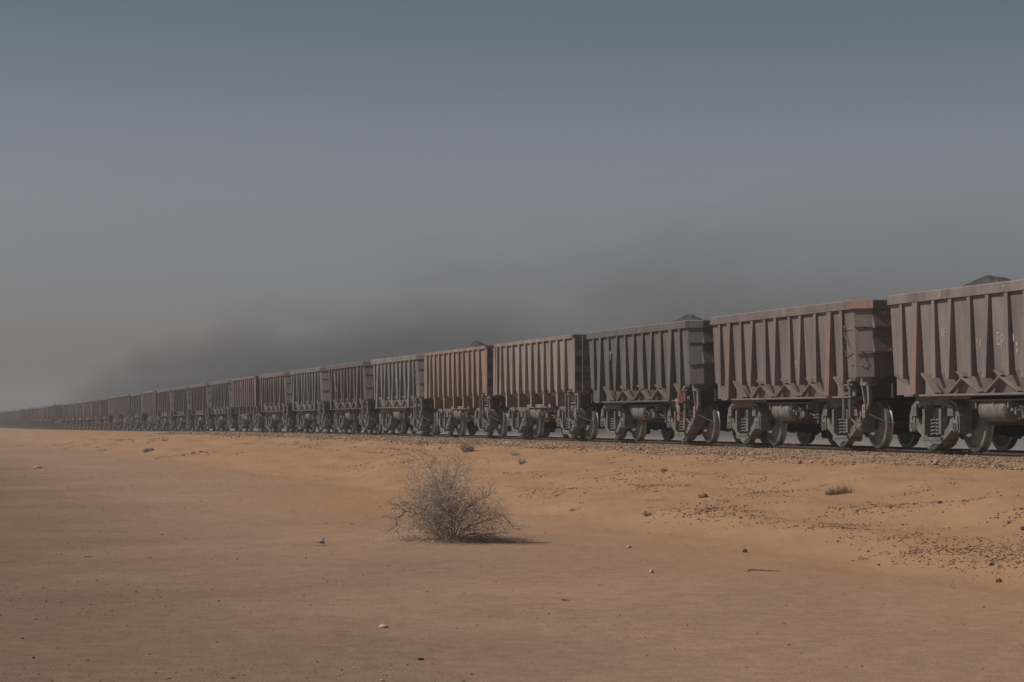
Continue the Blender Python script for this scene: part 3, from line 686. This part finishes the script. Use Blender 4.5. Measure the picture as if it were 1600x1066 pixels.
special = {
 -1: 'grey-brown ore wagon nearest of all, outside the right edge of the picture',
 0: 'grey-brown ore wagon cut by the right edge, ore heap above its rim, chalk scribbles',
 1: 'whole grey-brown ore wagon with an orange scraped rim corner and two rust-orange wide ribs',
 2: 'dark grey ore wagon, ore heap above its rim, white zigzag painted on its end',
 3: 'pinkish grey ore wagon with an end ladder',
 4: 'tan brown ore wagon with deep beams across its end and an ore heap showing',
 5: 'greenish grey ore wagon with a white splash in the middle of its side',
 6: 'dark maroon ore wagon with a slanting white streak on its side',
 7: 'grey ore wagon with ledges on its end, next beyond the dark maroon one',
}
ordw = ['', 'first', 'second', 'third', 'fourth', 'fifth', 'sixth', 'seventh', 'eighth', 'ninth', 'tenth', 'eleventh', 'twelfth', 'thirteenth', 'fourteenth', 'fifteenth', 'sixteenth', 'seventeenth', 'eighteenth', 'nineteenth', 'twentieth', 'twenty-first', 'twenty-second', 'twenty-third', 'twenty-fourth', 'twenty-fifth', 'twenty-sixth', 'twenty-seventh', 'twenty-eighth', 'twenty-ninth', 'thirtieth', 'thirty-first', 'thirty-second', 'thirty-third', 'thirty-fourth', 'thirty-fifth', 'thirty-sixth', 'thirty-seventh', 'thirty-eighth']
joined = {}
def joined_ribs(key, lst):
    if key in joined: return joined[key]
    vs = []; fs = []; mi = []
    for m_, off in lst:
        o = len(vs); vs += [(v.co.x+off, v.co.y, v.co.z) for v in m_.vertices]; fs += [tuple(i+o for i in p.vertices) for p in m_.polygons]; mi += [0 if m_.materials[0] == M_PAINT else 1]*len(m_.polygons)
    me = bpy.data.meshes.new('ribs'); me.from_pydata(vs, [], fs); me.materials.append(M_PAINT); me.materials.append(M_RIBRUST); me.polygons.foreach_set('material_index', mi); me.update()
    joined[key] = me; return me
def build_wagon(i):
    tb = i in TYPE_B
    if i < 0: c, cn = C[1], 'grey-brown'
    elif i < len(C): c, cn = C[i], names_c[i]
    else:
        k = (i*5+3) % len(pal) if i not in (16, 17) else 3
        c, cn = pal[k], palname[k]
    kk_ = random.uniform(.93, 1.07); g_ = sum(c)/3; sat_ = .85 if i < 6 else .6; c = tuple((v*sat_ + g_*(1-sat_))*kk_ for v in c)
    s = S0 + PITCH*i - 4.10; zc = RAIL_Z + float(dip(s)); pitch = math.atan((float(dip(s+4)) - float(dip(s-4)))/8)
    label = special.get(i) or f'{cn} ore wagon, {ordw[i-7]} beyond the grey one with end ledges'
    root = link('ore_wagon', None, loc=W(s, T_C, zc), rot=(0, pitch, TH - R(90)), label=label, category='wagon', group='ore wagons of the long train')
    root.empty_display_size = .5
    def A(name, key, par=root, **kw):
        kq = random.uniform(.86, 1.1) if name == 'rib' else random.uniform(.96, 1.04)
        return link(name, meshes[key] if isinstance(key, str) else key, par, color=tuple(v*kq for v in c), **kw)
    T = 'B' if tb else 'A'
    near = i < 11; mid = i < 20
    A('body', 'body_'+T); A('rim', 'rim_'+T)
    for sd in (-1, 1):
        full = near and (sd == -1 or i < 2)
        if tb: lst = [('b', u2x(u)) for u in RIBS_B]
        else: lst = [(kindA(k), u2x(u)) for k, u in enumerate(RIBS_A)]
        if full:
            for kd, x in lst:
                kw = {'label': 'wide rib scraped to orange rust'} if (kd == 'wide' and i in (0, 1)) else {}
                A('rib', f"rib_{'rust' if kd == 'wide' and i in (0, 1) else kd}_{sd}", loc=(x, 0, 0), rot=(0, random.gauss(0, .009), 0), **kw)
        else:
            A('rib', joined_ribs(f'{T}{sd}', [(meshes[f'rib_{kd}_{sd}'], x) for kd, x in lst]), kind='stuff')
        if mid or sd == -1: A('side_sill', f'side_sill_{sd}', loc=(0, -sd*(.33 if tb else 0), 0))
        if mid and not tb:
            A('end_panel', f'end_panel_{sd}', loc=(-3.57, 0, 0)); A('end_panel', f'end_panel_{sd}', loc=(3.4, 0, 0))
        if (near and not tb) and (sd == -1 or i < 3):
            for x in (u2x(3.0), u2x(4.45), u2x(5.87)): A('saddle', f'saddle_{sd}', loc=(x, 0, 0))
            A('gusset', f'gusset_{sd}', loc=(u2x(7.15), 0, 0)); A('gusset', f'gusset_{sd}', loc=(u2x(1.36), 0, 0))
        if (near and tb) and sd == -1:
            for u in (1.25, 2.70, 4.12, 5.50, 6.92): A('bracket', f'bracket_{sd}', loc=(u2x(u), 0, 0))
    for sx in (-1, 1):
        if not mid and sx < 0: continue
        for kk in range(3 if tb else 2): A('end_beam', f'end{T}_{sx}_{kk}')
    if tb:
        for sx in (-1, 1):
            for sy in (-1, 1): A('corner_post', 'corner_post_B', loc=(sx*(HL+.10), sy*(HW-.045), 0))
    if tb and i in (3, 9): A('ladder', 'ladder')
    A('centre_sill', 'centre_sill')
    if mid:
        link('coupler', meshes['coupler'], root, loc=(4.46, 0, .85)); link('coupler', meshes['coupler'], root, loc=(-4.46, 0, .85), rot=(0, 0, math.pi))
        link('air_tank', meshes['air_tank'], root); A('hanger_rail', 'hanger_rail'); link('brake_valve', meshes['brake_valve'], root); link('slack_adjuster', meshes['slack_adjuster'], root)
        link('brake_rod', meshes['brake_rod'], root); link('step_bracket', meshes['step_bracket'], root); mpl = link('marker_plate', meshes['marker_plate'], root)
        if near: link('red_reflector', meshes['red_reflector'], mpl)
        link('brake_cable', meshes['brake_cable'], root)
        if not tb and i in (1, 5): link('grab_rail', meshes['grab_rail'], root)
    link('ore_load', ORE[i if i in (0, 2, 4) else ('back' if i > 24 and i % 3 != 1 else 'low')], root, rot=(0, 0, 0))
    for bxp in (-2.72, 2.90):
        bg_ = link('bogie', meshes['bolster'], root, loc=(bxp, 0, 0))
        for sy in (-1, 1):
            link('side_frame', meshes['side_frame'], bg_, loc=(0, sy*1.06, 0), rot=(0, 0, 0 if sy < 0 else math.pi))
            if mid or sy < 0:
                for xx in ((-.13, .10) if near else (0,)): link('spring', meshes['spring' if near else 'spring_far'], bg_, loc=(xx+.015, sy*1.10, 0))
            for xx in (-AX, AX):
                if near: link('axle_box', meshes['axle_box'], bg_, loc=(xx, sy*1.08, 0), rot=(0, 0, 0 if sy < 0 else math.pi))
                link('wheel', meshes['wheel' if near else 'wheel_far'], bg_, loc=(xx, sy*RG, WR), rot=(0, random.uniform(0, 6) if sy > 0 else 0, 0 if sy > 0 else math.pi))
        for xx in (-AX, AX):
            link('axle', meshes['axle'], bg_, loc=(xx, 0, 0))
            if near: link('brake_beam', meshes['brake_beam'], bg_, loc=(xx - math.copysign(.62, xx), 0, 0), rot=(0, 0, 0 if xx > 0 else math.pi))
        if near: link('brake_linkage', meshes['brake_linkage'], bg_)
    return root
wagons = {}
for i in range(-1, N_W): wagons[i] = build_wagon(i)

# chalk and paint marks, flat strokes lying on the steel
def strokes(polys, w_, mat, parent, name, **kw):
    mb = MB()
    for poly in polys:
        for p, q_ in zip(poly[:-1], poly[1:]): mb.beam(p, q_, w_, .004, up=kw.get('up', (0, -1, 0)))
    return link(name, mb.mesh(name, mat), parent)
SIDE_Y = -(HW-SH) - .004
def ytilt(z): return SIDE_Y + .07*max(0, (ZT-z)/(ZT-ZB)) - .001
def side_text(wagon, x, z, sc, polys, mat=M_CHALK, w_=.02, name='chalk_mark', y=None):
    P = [[(x+a*sc, (ytilt(z+b*sc) if y is None else y), z+b*sc) for a, b in pl] for pl in polys]
    strokes(P, w_, mat, wagons[wagon], name)
def end_text(wagon, y, z, sc, polys, mat=M_CHALK, w_=.02):
    X = HL + .03
    P = [[(X, y+a*sc, z+b*sc) for a, b in pl] for pl in polys]
    strokes(P, w_, mat, wagons[wagon], 'chalk_mark', up=(1, 0, 0))
Lt = {'E': [[(.5, 1), (0, 1), (0, 0), (.5, 0)], [(0, .5), (.4, .5)]], 'X': [[(0, 0), (.5, 1)], [(0, 1), (.5, 0)]], 'A': [[(0, 0), (.25, 1), (.5, 0)], [(.1, .4), (.4, .4)]], 'N': [[(0, 0), (0, 1), (.5, 0), (.5, 1)]],
      'p': [[(0, -.4), (0, .8), (.4, .8), (.4, .3), (0, .2)]], 'u': [[(0, .8), (0, 0), (.35, 0), (.35, .9)]], '2': [[(0, .9), (.3, 1), (.45, .7), (0, 0), (.5, 0)]], '0': [[(0, .1), (0, .9), (.4, 1), (.45, .1), (0, .0)]], '4': [[(.4, 0), (.4, 1), (0, .35), (.5, .35)]], '7': [[(0, 1), (.5, 1), (.2, 0)]], 'K': [[(0, 0), (0, 1)], [(.45, 1), (0, .5), (.5, 0)]], 'Y': [[(0, 1), (.3, .55), (.6, .95)], [(.3, .55), (.25, 0)]]}
def word(wd):
    out = []
    for k, ch_ in enumerate(wd): out += [[(a+k*.72, b) for a, b in pl] for pl in Lt[ch_]]
    return out
side_text(0, u2x(2.16), 2.13, .14, word('XE')); side_text(0, u2x(4.35), 1.92, .20, word('EpuE'), w_=.026)
side_text(0, u2x(4.95), 1.92, .16, [[(0, 1), (0, .2)]], w_=.05)
side_text(0, u2x(5.02), 1.90, .10, [[(0, 0), (.7, 0)], [(0, -1.1), (.7, -1.1)]], M_YELLOW, .075)
side_text(0, u2x(3.55), 1.86, .16, word('04'), M_YELLOW, .018); side_text(0, u2x(2.30), 2.86, .11, [[(.3, 1), (0, .7)], [(.1, .8), (0, -.1)]], w_=.03, y=-HW-.008)
side_text(0, u2x(4.75), 2.84, .10, word('Y'), w_=.02, y=-HW-.008)
side_text(1, u2x(4.92), 1.70, .15, word('20'), M_YELLOW, .022); side_text(1, u2x(3.2), 2.02, .10, [[(0, 1), (.15, 0)]], w_=.035); side_text(1, u2x(2.45), 1.80, .12, word('4'), M_YELLOW, .018)
end_text(1, -1.12, 2.49, .16, word('NK'), w_=.04); end_text(1, -.98, 2.66, .12, word('XK4E'), w_=.02); end_text(1, -.58, 2.50, .12, word('X'), w_=.02)
end_text(2, -1.0, 2.50, .17, [[(0, 1), (.15, .1), (.8, .9), (1.0, 0)]], w_=.065)
side_text(2, u2x(1.98), 2.17, .26, word('Y'), w_=.03, y=-HW+.03); side_text(2, u2x(2.62), 1.83, .08, [[(0, 0), (1, 0)]], w_=.07); side_text(2, u2x(2.40), 1.90, .07, [[(0, 0), (.3, 1)]], w_=.02)
side_text(3, u2x(1.75), 2.25, .4, [[(0, 0), (.05, 1)]], M_CHALK, .05); side_text(3, u2x(4.25), 1.7, .3, [[(0, 0), (.05, 1)]], M_CHALK, .05)
side_text(5, u2x(4.35), 2.0, .16, [[(0, .2), (.8, 0), (1.2, 1), (.5, .9), (0, .3), (1.0, .6)]], M_CHALK, .14)
side_text(6, u2x(1.6), 2.65, .55, [[(0, 0), (.35, -.5), (1.1, -1.5)]], M_CHALK, .055, y=-HW+.02)
side_text(4, u2x(5.75), 1.9, .3, [[(0, 0), (.0, 1)]], M_CHALK, .03); side_text(3, u2x(6.6), 1.55, .3, [[(0, 0), (.2, 1)], [(.05, .5), (.3, 1.2)]], M_DARK, .04, 'dark_mark')
side_text(4, u2x(1.55), 1.5, .5, [[(0, 0), (0, 1)], [(0, 0), (.35, 0)]], M_DARK, .035, 'dark_mark')
# the orange corner of the second wagon's rim, a bare scraped plate
mb = MB()
z0, z1 = ZT-.175, ZT-.025
a = (HL+.09-.34+.005, -(HW+.005)-.009); b_ = (HL+.09+.004, -(HW+.005)+.34-.01)
mb.add([(a[0], a[1], z0), (b_[0], b_[1], z0), (b_[0], b_[1], z1), (a[0], a[1], z1), (a[0]-.004, a[1]+.02, z0), (b_[0]-.02, b_[1]+.004, z0), (b_[0]-.02, b_[1]+.004, z1), (a[0]-.004, a[1]+.02, z1)], [(0,1,2,3), (7,6,5,4), (0,4,5,1), (1,5,6,2), (2,6,7,3), (3,7,4,0)])
link('rim_corner', mb.mesh('rim_corner', simple('scraped_rust', (.32, .20, .155), (.44, .285, .22), 6, .8, 0, .3)), wagons[1], label='bare orange corner plate of the rim')

# red and white rag tied to the brake rods of the dark grey wagon
def cloth(pts, nrm=.03, seed=1):
    rr = random.Random(seed); mb = MB(); nx, nz = 7, 9; vs = []
    (x0, z0, w0), (x1, z1, w1) = pts
    for k in range(nz+1):
        f = k/nz; cx = x0+(x1-x0)*f; wd = w0+(w1-w0)*f; z = z0+(z1-z0)*f
        for j in range(nx+1): vs.append((cx+wd*(j/nx-.5)+rr.gauss(0, .006), math.sin(j*1.9+k*.3)*nrm+rr.gauss(0, .006), z+rr.gauss(0, .006)))
    n = len(vs); fs = [(k*(nx+1)+j, k*(nx+1)+j+1, (k+1)*(nx+1)+j+1, (k+1)*(nx+1)+j) for k in range(nz) for j in range(nx)]
    mb.add(vs + [(x, y+.006, z) for x, y, z in vs], fs + [tuple(i+n for i in f[::-1]) for f in fs]); return mb
s2 = S0 + PITCH*2 - 4.10
rag = link('rag', None, loc=W(s2 - 3.72, T_C - 1.50, RAIL_Z), rot=(0, 0, TH - R(90)), label='red and white rag tied to the brake rods at the dark grey wagon end', category='rag')
link('red_cloth', cloth([(0, 1.24, .20), (.04, .98, .26)], .035, 2).mesh('c', M_RED, True), rag, label='red upper cloth')
link('red_cloth', cloth([(.02, .74, .12), (.02, .58, .10)], .03, 3).mesh('c', M_RED, True), rag)
link('white_cloth', cloth([(-.22, 1.10, .16), (-.05, .55, .08)], .03, 4).mesh('c', M_WHITE, True), rag, loc=(0, -.02, 0))
link('white_cloth', cloth([(-.10, 1.05, .26), (-.12, .97, .20)], .03, 5).mesh('c', M_WHITE, True), rag, loc=(0, -.04, 0))

# ------------------------------------------------------------------ thorn bush
def tubes_np(segs, n=3):          # segs: list of (p0, p1, r0, r1)
    S = np.array([(*a, *b_, r0, r1) for a, b_, r0, r1 in segs]); p0 = S[:, :3]; p1 = S[:, 3:6]; d = p1-p0; L = np.linalg.norm(d, axis=1, keepdims=True)+1e-9; d /= L
    ref = np.where(np.abs(d[:, 2:3]) > .9, np.array([[1., 0, 0]]), np.array([[0, 0, 1.]])); a = np.cross(d, ref); a /= np.linalg.norm(a, axis=1, keepdims=True); b2 = np.cross(d, a)
    V_ = []
    for p, r in ((p0, S[:, 6:7]), (p1, S[:, 7:8])):
        for k in range(n): V_.append(p + (a*math.cos(2*math.pi*k/n) + b2*math.sin(2*math.pi*k/n))*r)
    V_ = np.stack(V_, 1); m = len(S); F_ = np.array([(k, k+n, (k+1) % n + n, (k+1) % n) for k in range(n)])
    return V_.reshape(-1, 3), (F_[None] + (np.arange(m)*2*n)[:, None, None]).reshape(-1, 4)
rb = random.Random(21)
stem_groups = []; twigs = []; leaves = []
def rnd_perp(d, spread):
    v = Vector((rb.gauss(0, 1), rb.gauss(0, 1), rb.gauss(0, 1))); v = (v - d*v.dot(d)).normalized(); return (d + v*spread).normalized()
def grow(p, d, L, r, level, out, droop, zig=.42):
    nseg = max(3, int(L/.05)); step = L/nseg
    for k in range(nseg):
        f = k/nseg
        d2 = Vector((d.x+rb.gauss(0, zig*.55), d.y+rb.gauss(0, zig*.55), d.z+rb.gauss(0, zig*.4) - droop*f*.3)).normalized()
        q = p + d2*step; r0 = r*(1-.75*f); r1 = r*(1-.75*(k+1)/nseg)
        if q.z < .01: q.z = .01
        (out if level < 2 else twigs).append((tuple(p), tuple(q), max(r0, .0013), max(r1, .0011)))
        if level < 3 and k > 0 and rb.random() < (.62 if level < 1 else .70):
            grow(q, rnd_perp(d2, rb.uniform(.5, 1.3)), L*rb.uniform(.28, .58), r1*.65, level+1, out, droop*.5, zig*1.2)
        if level >= 2 and rb.random() < .8:
            th = rnd_perp(d2, 2.0); twigs.append((tuple(q), tuple(q + th*rb.uniform(.02, .055)), .0014, .0006))
        p = q; d = (d*.6 + d2*.4).normalized()
# main stems: direction in picture plane (x), depth (y), up (z), length, thickness, droop, where it starts
mains = [(-.12, .1, 1, 1.05, .010, .0, .0), (-.5, 0, .85, .85, .010, .2, -.05), (.15, -.1, 1, .85, .010, .1, .03), (-.9, .1, .45, .62, .009, .8, -.08), (.6, .1, .75, .62, .009, .3, .06), (1.0, -.1, .45, .60, .010, .6, .08),
         (-.3, .5, .8, .75, .009, .2, 0), (.25, -.5, .8, .6, .009, .2, 0), (-.6, -.4, .6, .6, .009, .4, -.1), (1.0, -.4, .25, .5, .008, .5, .1), (-.35, 0, 1, 1.05, .010, .0, -.04), (-.2, .2, .9, .95, .009, 0, -.05), (1.1, .0, .22, .62, .009, .2, .12)]
bush_stems = []
for dx, dy, dz, L, r, dr, x0 in mains:
    out = []; grow(Vector((x0, rb.uniform(-.08, .08), .0)), Vector((dx, dy, dz)).normalized(), L, r, 0, out, dr); bush_stems.append(out)
# dense low tangle of short twigs in the core and litter at the base
def arch(pts, r):
    out = []; pts = [Vector(p) for p in pts]
    for k in range(len(pts)-1):
        for j in range(5):
            a_ = pts[k].lerp(pts[k+1], j/5) + Vector((0, math.sin(k*5+j)*.012, math.cos(k*4+j)*.008)); b_ = pts[k].lerp(pts[k+1], (j+1)/5) + Vector((0, math.sin(k*5+j+1)*.012, math.cos(k*4+j+1)*.008))
            out.append((tuple(a_), tuple(b_), r*(1-.12*(k+j/5)), r*(1-.12*(k+(j+1)/5))))
            if k > 0 or j > 2: grow(b_, rnd_perp((b_-a_).normalized(), 1.1), rb.uniform(.10, .26), r*.35, 2, out, .1)
            if rb.random() < .5: grow(b_, rnd_perp((b_-a_).normalized(), 1.2), rb.uniform(.1, .22), r*.35, 2, out, .1)
    bush_stems.append(out)
arch([(-.03, 0, 0), (-.20, .05, .22), (-.41, .06, .36), (-.61, .04, .37), (-.71, .02, .27), (-.73, 0, .14)], .019)
arch([(-.05, .05, 0), (-.22, .1, .30), (-.39, .1, .42), (-.61, .1, .49), (-.74, .08, .47)], .014)
arch([(.02, -.05, 0), (.12, -.1, .12), (.25, -.12, .20), (.45, -.12, .26), (.66, -.1, .34), (.80, -.08, .16)], .013)
arch([(.0, -.02, 0), (.10, 0, .20), (.18, 0, .42), (.36, 0, .52), (.50, 0, .60)], .012)
arch([(-.02, -.08, 0), (-.10, -.10, .18), (.02, -.12, .36), (-.12, -.1, .55), (-.20, -.1, .78), (-.33, -.1, 1.02)], .012)
arch([(.01, .0, 0), (.0, .0, .25), (-.04, .02, .55), (.03, .02, .80), (.10, .02, 1.02)], .012)
clumps = [(-.28, .42, .17, 210), (-.10, .38, .15, 150), (-.20, .24, .14, 120), (-.12, .66, .10, 90), (-.38, .60, .10, 60), (.05, .48, .12, 90), (.12, .30, .15, 90), (.36, .50, .05, 26), (.30, .34, .07, 30), (.53, .36, .07, 50), (.42, .16, .16, 80), (-.30, .08, .18, 90), (.05, .10, .20, 90), (-.42, .80, .12, 36), (-.02, .84, .10, 34)]
for cx_, cz_, cr_, cn_ in clumps:
    for k in range(cn_):
        p = Vector((cx_ + rb.gauss(0, cr_*.75), rb.gauss(0, .20), max(.01, cz_ + rb.gauss(0, cr_*.7)))); d = Vector((rb.gauss(0, 1), rb.gauss(0, 1), rb.gauss(.2, .8))).normalized()
        for q in range(3):
            e = p + d*rb.uniform(.03, .085); e.z = max(e.z, .005); twigs.append((tuple(p), tuple(e), .0021, .0013)); p = e; d = rnd_perp(d, .9)
        for l in range(5): leaves.append(p + Vector((rb.gauss(0, .03), rb.gauss(0, .03), rb.gauss(0, .03))))
for k in range(420):
    x = rb.gauss(.12, .36); p = Vector((x, rb.gauss(0, .22), .008)); d = Vector((rb.gauss(0, 1), rb.gauss(0, 1), abs(rb.gauss(0, .5)))).normalized()
    e = p + d*rb.uniform(.05, .16); twigs.append((tuple(p), tuple(e), .0022, .0012))
def twig_mat(name, c1, c2):
    m, n, b = newmat(name); geo = nd(n, 'ShaderNodeNewGeometry')
    c = mix(n, ramp(n, noise(n, geo.outputs['Position'], 9, 4, .6), [(.3, 0.0), (.7, 1.0)]), c1, c2)
    c = mix(n, geo.outputs['Random Per Island'], mix(n, 1.0, c, (.7, .7, .7), 'MULTIPLY'), mix(n, 1.0, c, (1.3, 1.3, 1.3), 'MULTIPLY'))
    n.links.new(c, b.inputs['Base Color']); b.inputs['Roughness'].default_value = .9; return m
M_STEM = twig_mat('bleached_bark', (.38, .29, .23), (.58, .48, .40)); M_TWIG = twig_mat('dry_thorn_twig', (.36, .285, .24), (.56, .47, .41)); M_LEAF = twig_mat('grey_green_leaf', (.25, .22, .18), (.43, .38, .32))
sB, tB = px2st(706, 843); bxw, byw, _ = W(sB, tB); bzw = float(height(sB, tB))
bush = link('thorn_bush', None, loc=(bxw, byw, bzw - .01), label='dry grey thorn bush standing alone on the flat before the train', category='bush')
for out in bush_stems:
    v_, f_ = tubes_np(out, 5); link('stem', np_mesh('stem', v_, f_, M_STEM), bush)
v_, f_ = tubes_np(twigs, 3); link('twigs', np_mesh('twigs', v_, f_, M_TWIG), bush, kind='stuff')
lv = []; lf = []
for k, p in enumerate(leaves):
    a = Vector((rb.gauss(0, 1), rb.gauss(0, 1), rb.gauss(0, 1))).normalized(); b_ = rnd_perp(a, 3).cross(a).normalized(); s_ = rb.uniform(.006, .013)
    lv += [tuple(p - a*s_), tuple(p + b_*s_*.5), tuple(p + a*s_), tuple(p - b_*s_*.5)]; lf.append((4*k, 4*k+1, 4*k+2, 4*k+3))
link('leaves', np_mesh('leaves', lv, lf, M_LEAF), bush, kind='stuff')

# dry tufts on the bank
def tuft(px, py, wpx, hpx, nblades, label, seed, mat, lean=0.0, shape=0):
    rr = random.Random(seed); s, t = px2st(px, py); x, y, _ = W(s, t); dd = math.hypot(x, y); wd = wpx/F_PX*dd; hh = hpx/F_PX*dd; segs = []
    for k in range(nblades):
        f = rr.uniform(-.5, .5); bx0 = f*wd*.75; by0 = rr.gauss(0, wd*.12)
        zg = float(height(s, t))*0
        h_ = hh*rr.uniform(.35, 1.0)*(1 - .5*abs(f)) * (1.0 if not shape else (.45+.55*(f+.5)))
        p = Vector((bx0, by0, -.01)); d = Vector((f*.9+lean+rr.gauss(0, .3), rr.gauss(0, .35), 1)).normalized()
        for q in range(3):
            e = p + d*h_/3; segs.append((tuple(p), tuple(e), .0032*(1-q*.25), .0028*(1-(q+1)*.28))); p = e; d = (d + Vector((rr.gauss(0, .25), rr.gauss(0, .25), -.05))).normalized()
            if rr.random() < .6:
                g = (d + Vector((rr.gauss(0, .7), rr.gauss(0, .7), 0))).normalized(); segs.append((tuple(p), tuple(p + g*h_*.25), .002, .0012))
    v_, f_ = tubes_np(segs, 3); link('dry_tuft', np_mesh('tuft', v_, f_, mat), loc=(x, y, float(height(s, t))), label=label, category='grass tuft', group='dry tufts on the sand bank')
M_STRAW = twig_mat('straw', (.22, .14, .085), (.34, .24, .155)); M_GREYSTRAW = twig_mat('grey_straw', (.27, .225, .195), (.40, .35, .31)); M_GREENSTRAW = twig_mat('olive_straw', (.17, .14, .075), (.26, .21, .12))
tuft(1308, 772, 46, 22, 260, 'wide brown dry grass tuft alone on the orange sand slope', 1, M_STRAW, .1, 1)
tuft(730, 706, 18, 23, 200, 'grey upright dry tuft on the bank above the bush', 2, M_GREYSTRAW)
tuft(660, 694, 14, 8, 60, 'low olive tuft just below the rails, left of the grey upright tuft', 3, M_GREENSTRAW)
tuft(692, 693, 12, 7, 40, 'smallest olive tuft below the rails right above the bush', 4, M_GREENSTRAW)
tuft(805, 712, 12, 10, 50, 'thin grey tuft upper one of the pair right of the bush top', 5, M_GREYSTRAW)
tuft(816, 725, 11, 13, 80, 'dense grey tuft lower one of the pair right of the bush top', 6, M_GREYSTRAW)
tuft(258, 689, 10, 9, 60, 'brown tuft near the track above the pale rock, far left', 7, M_STRAW)
tuft(1037, 737, 10, 8, 60, 'small brown tuft on the sand between two stony streaks', 8, M_STRAW)
tuft(1012, 806, 12, 10, 70, 'brown tuft at the left tip of the large stony streak', 9, M_STRAW)
tuft(897, 798, 20, 6, 50, 'sparse pale tuft at the foot of the bank right of the bush', 10, M_STRAW)

# ------------------------------------------------------------------ smoke drifting behind the train, and the dusty air
def volume_mat(name, color, density, aniso=0.0):
    m = bpy.data.materials.new(name); m.use_nodes = True; n = m.node_tree; n.nodes.clear()
    out = n.nodes.new('ShaderNodeOutputMaterial'); v = n.nodes.new('ShaderNodeVolumePrincipled')
    v.inputs['Color'].default_value = (*color, 1); v.inputs['Density'].default_value = density; v.inputs['Anisotropy'].default_value = aniso
    n.links.new(v.outputs[0], out.inputs['Volume']); return m, n, v
SM0, SM1 = 34.0, 430.0; ST0, ST1 = 26.0, 40.0; SZ = 18.0
ms_, n, v = volume_mat('diesel_smoke', (.285, .297, .315), 0.0)
geo = nd(n, 'ShaderNodeNewGeometry'); P = geo.outputs['Position']; sx = nd(n, 'ShaderNodeSeparateXYZ'); n.links.new(P, sx.inputs[0])
def lin(a, b_): return math_(n, 'ADD', math_(n, 'MULTIPLY', sx.outputs[0], a), math_(n, 'MULTIPLY', sx.outputs[1], b_))
sS = lin(-ST, CT); sT = lin(CT, ST)                                    # along and across the track
cv = nd(n, 'ShaderNodeCombineXYZ'); n.links.new(math_(n, 'MULTIPLY', sS, .045), cv.inputs[0]); n.links.new(math_(n, 'MULTIPLY', sT, .07), cv.inputs[1]); n.links.new(math_(n, 'MULTIPLY', sx.outputs[2], .16), cv.inputs[2])
nz1 = noise(n, cv.outputs[0], 1.0, 5, .62, .6)
top = math_(n, 'ADD', math_(n, 'MULTIPLY', math_(n, 'SUBTRACT', nz1, .5), 22.0), 10.8)
fz = math_(n, 'DIVIDE', math_(n, 'SUBTRACT', top, sx.outputs[2]), 7.5, clamp=True)
fz = math_(n, 'POWER', fz, 1.8)
fs_ = math_(n, 'DIVIDE', math_(n, 'SUBTRACT', SM1, sS), 260.0, clamp=True); fs_ = math_(n, 'POWER', fs_, 1.15)
fn = math_(n, 'DIVIDE', math_(n, 'SUBTRACT', sS, SM0 + 6), 120.0, clamp=True)
fn = math_(n, 'ADD', math_(n, 'MULTIPLY', fn, .88), .12)
dn = math_(n, 'MULTIPLY', math_(n, 'MULTIPLY', fz, math_(n, 'MULTIPLY', fs_, fn)), .11)
n.links.new(dn, v.inputs['Density'])
mb = MB(); mb.bx(-SM1, -SM0, ST0, ST1, -.2, SZ)
smoke = link('smoke', mb.mesh('smoke', ms_), kind='stuff', label='dark grey locomotive smoke trailing low behind the train', category='smoke')
smoke.location = (0, 0, 1.0); smoke.rotation_euler = (0, 0, TH - R(90))
mh, n, v = volume_mat('dusty_air', (.56, .58, .61), .0011)
mb = MB(); mb.bx(-900, 1700, -500, 2100, -5.0, 21.0)
link('haze', mb.mesh('haze', mh), kind='stuff')
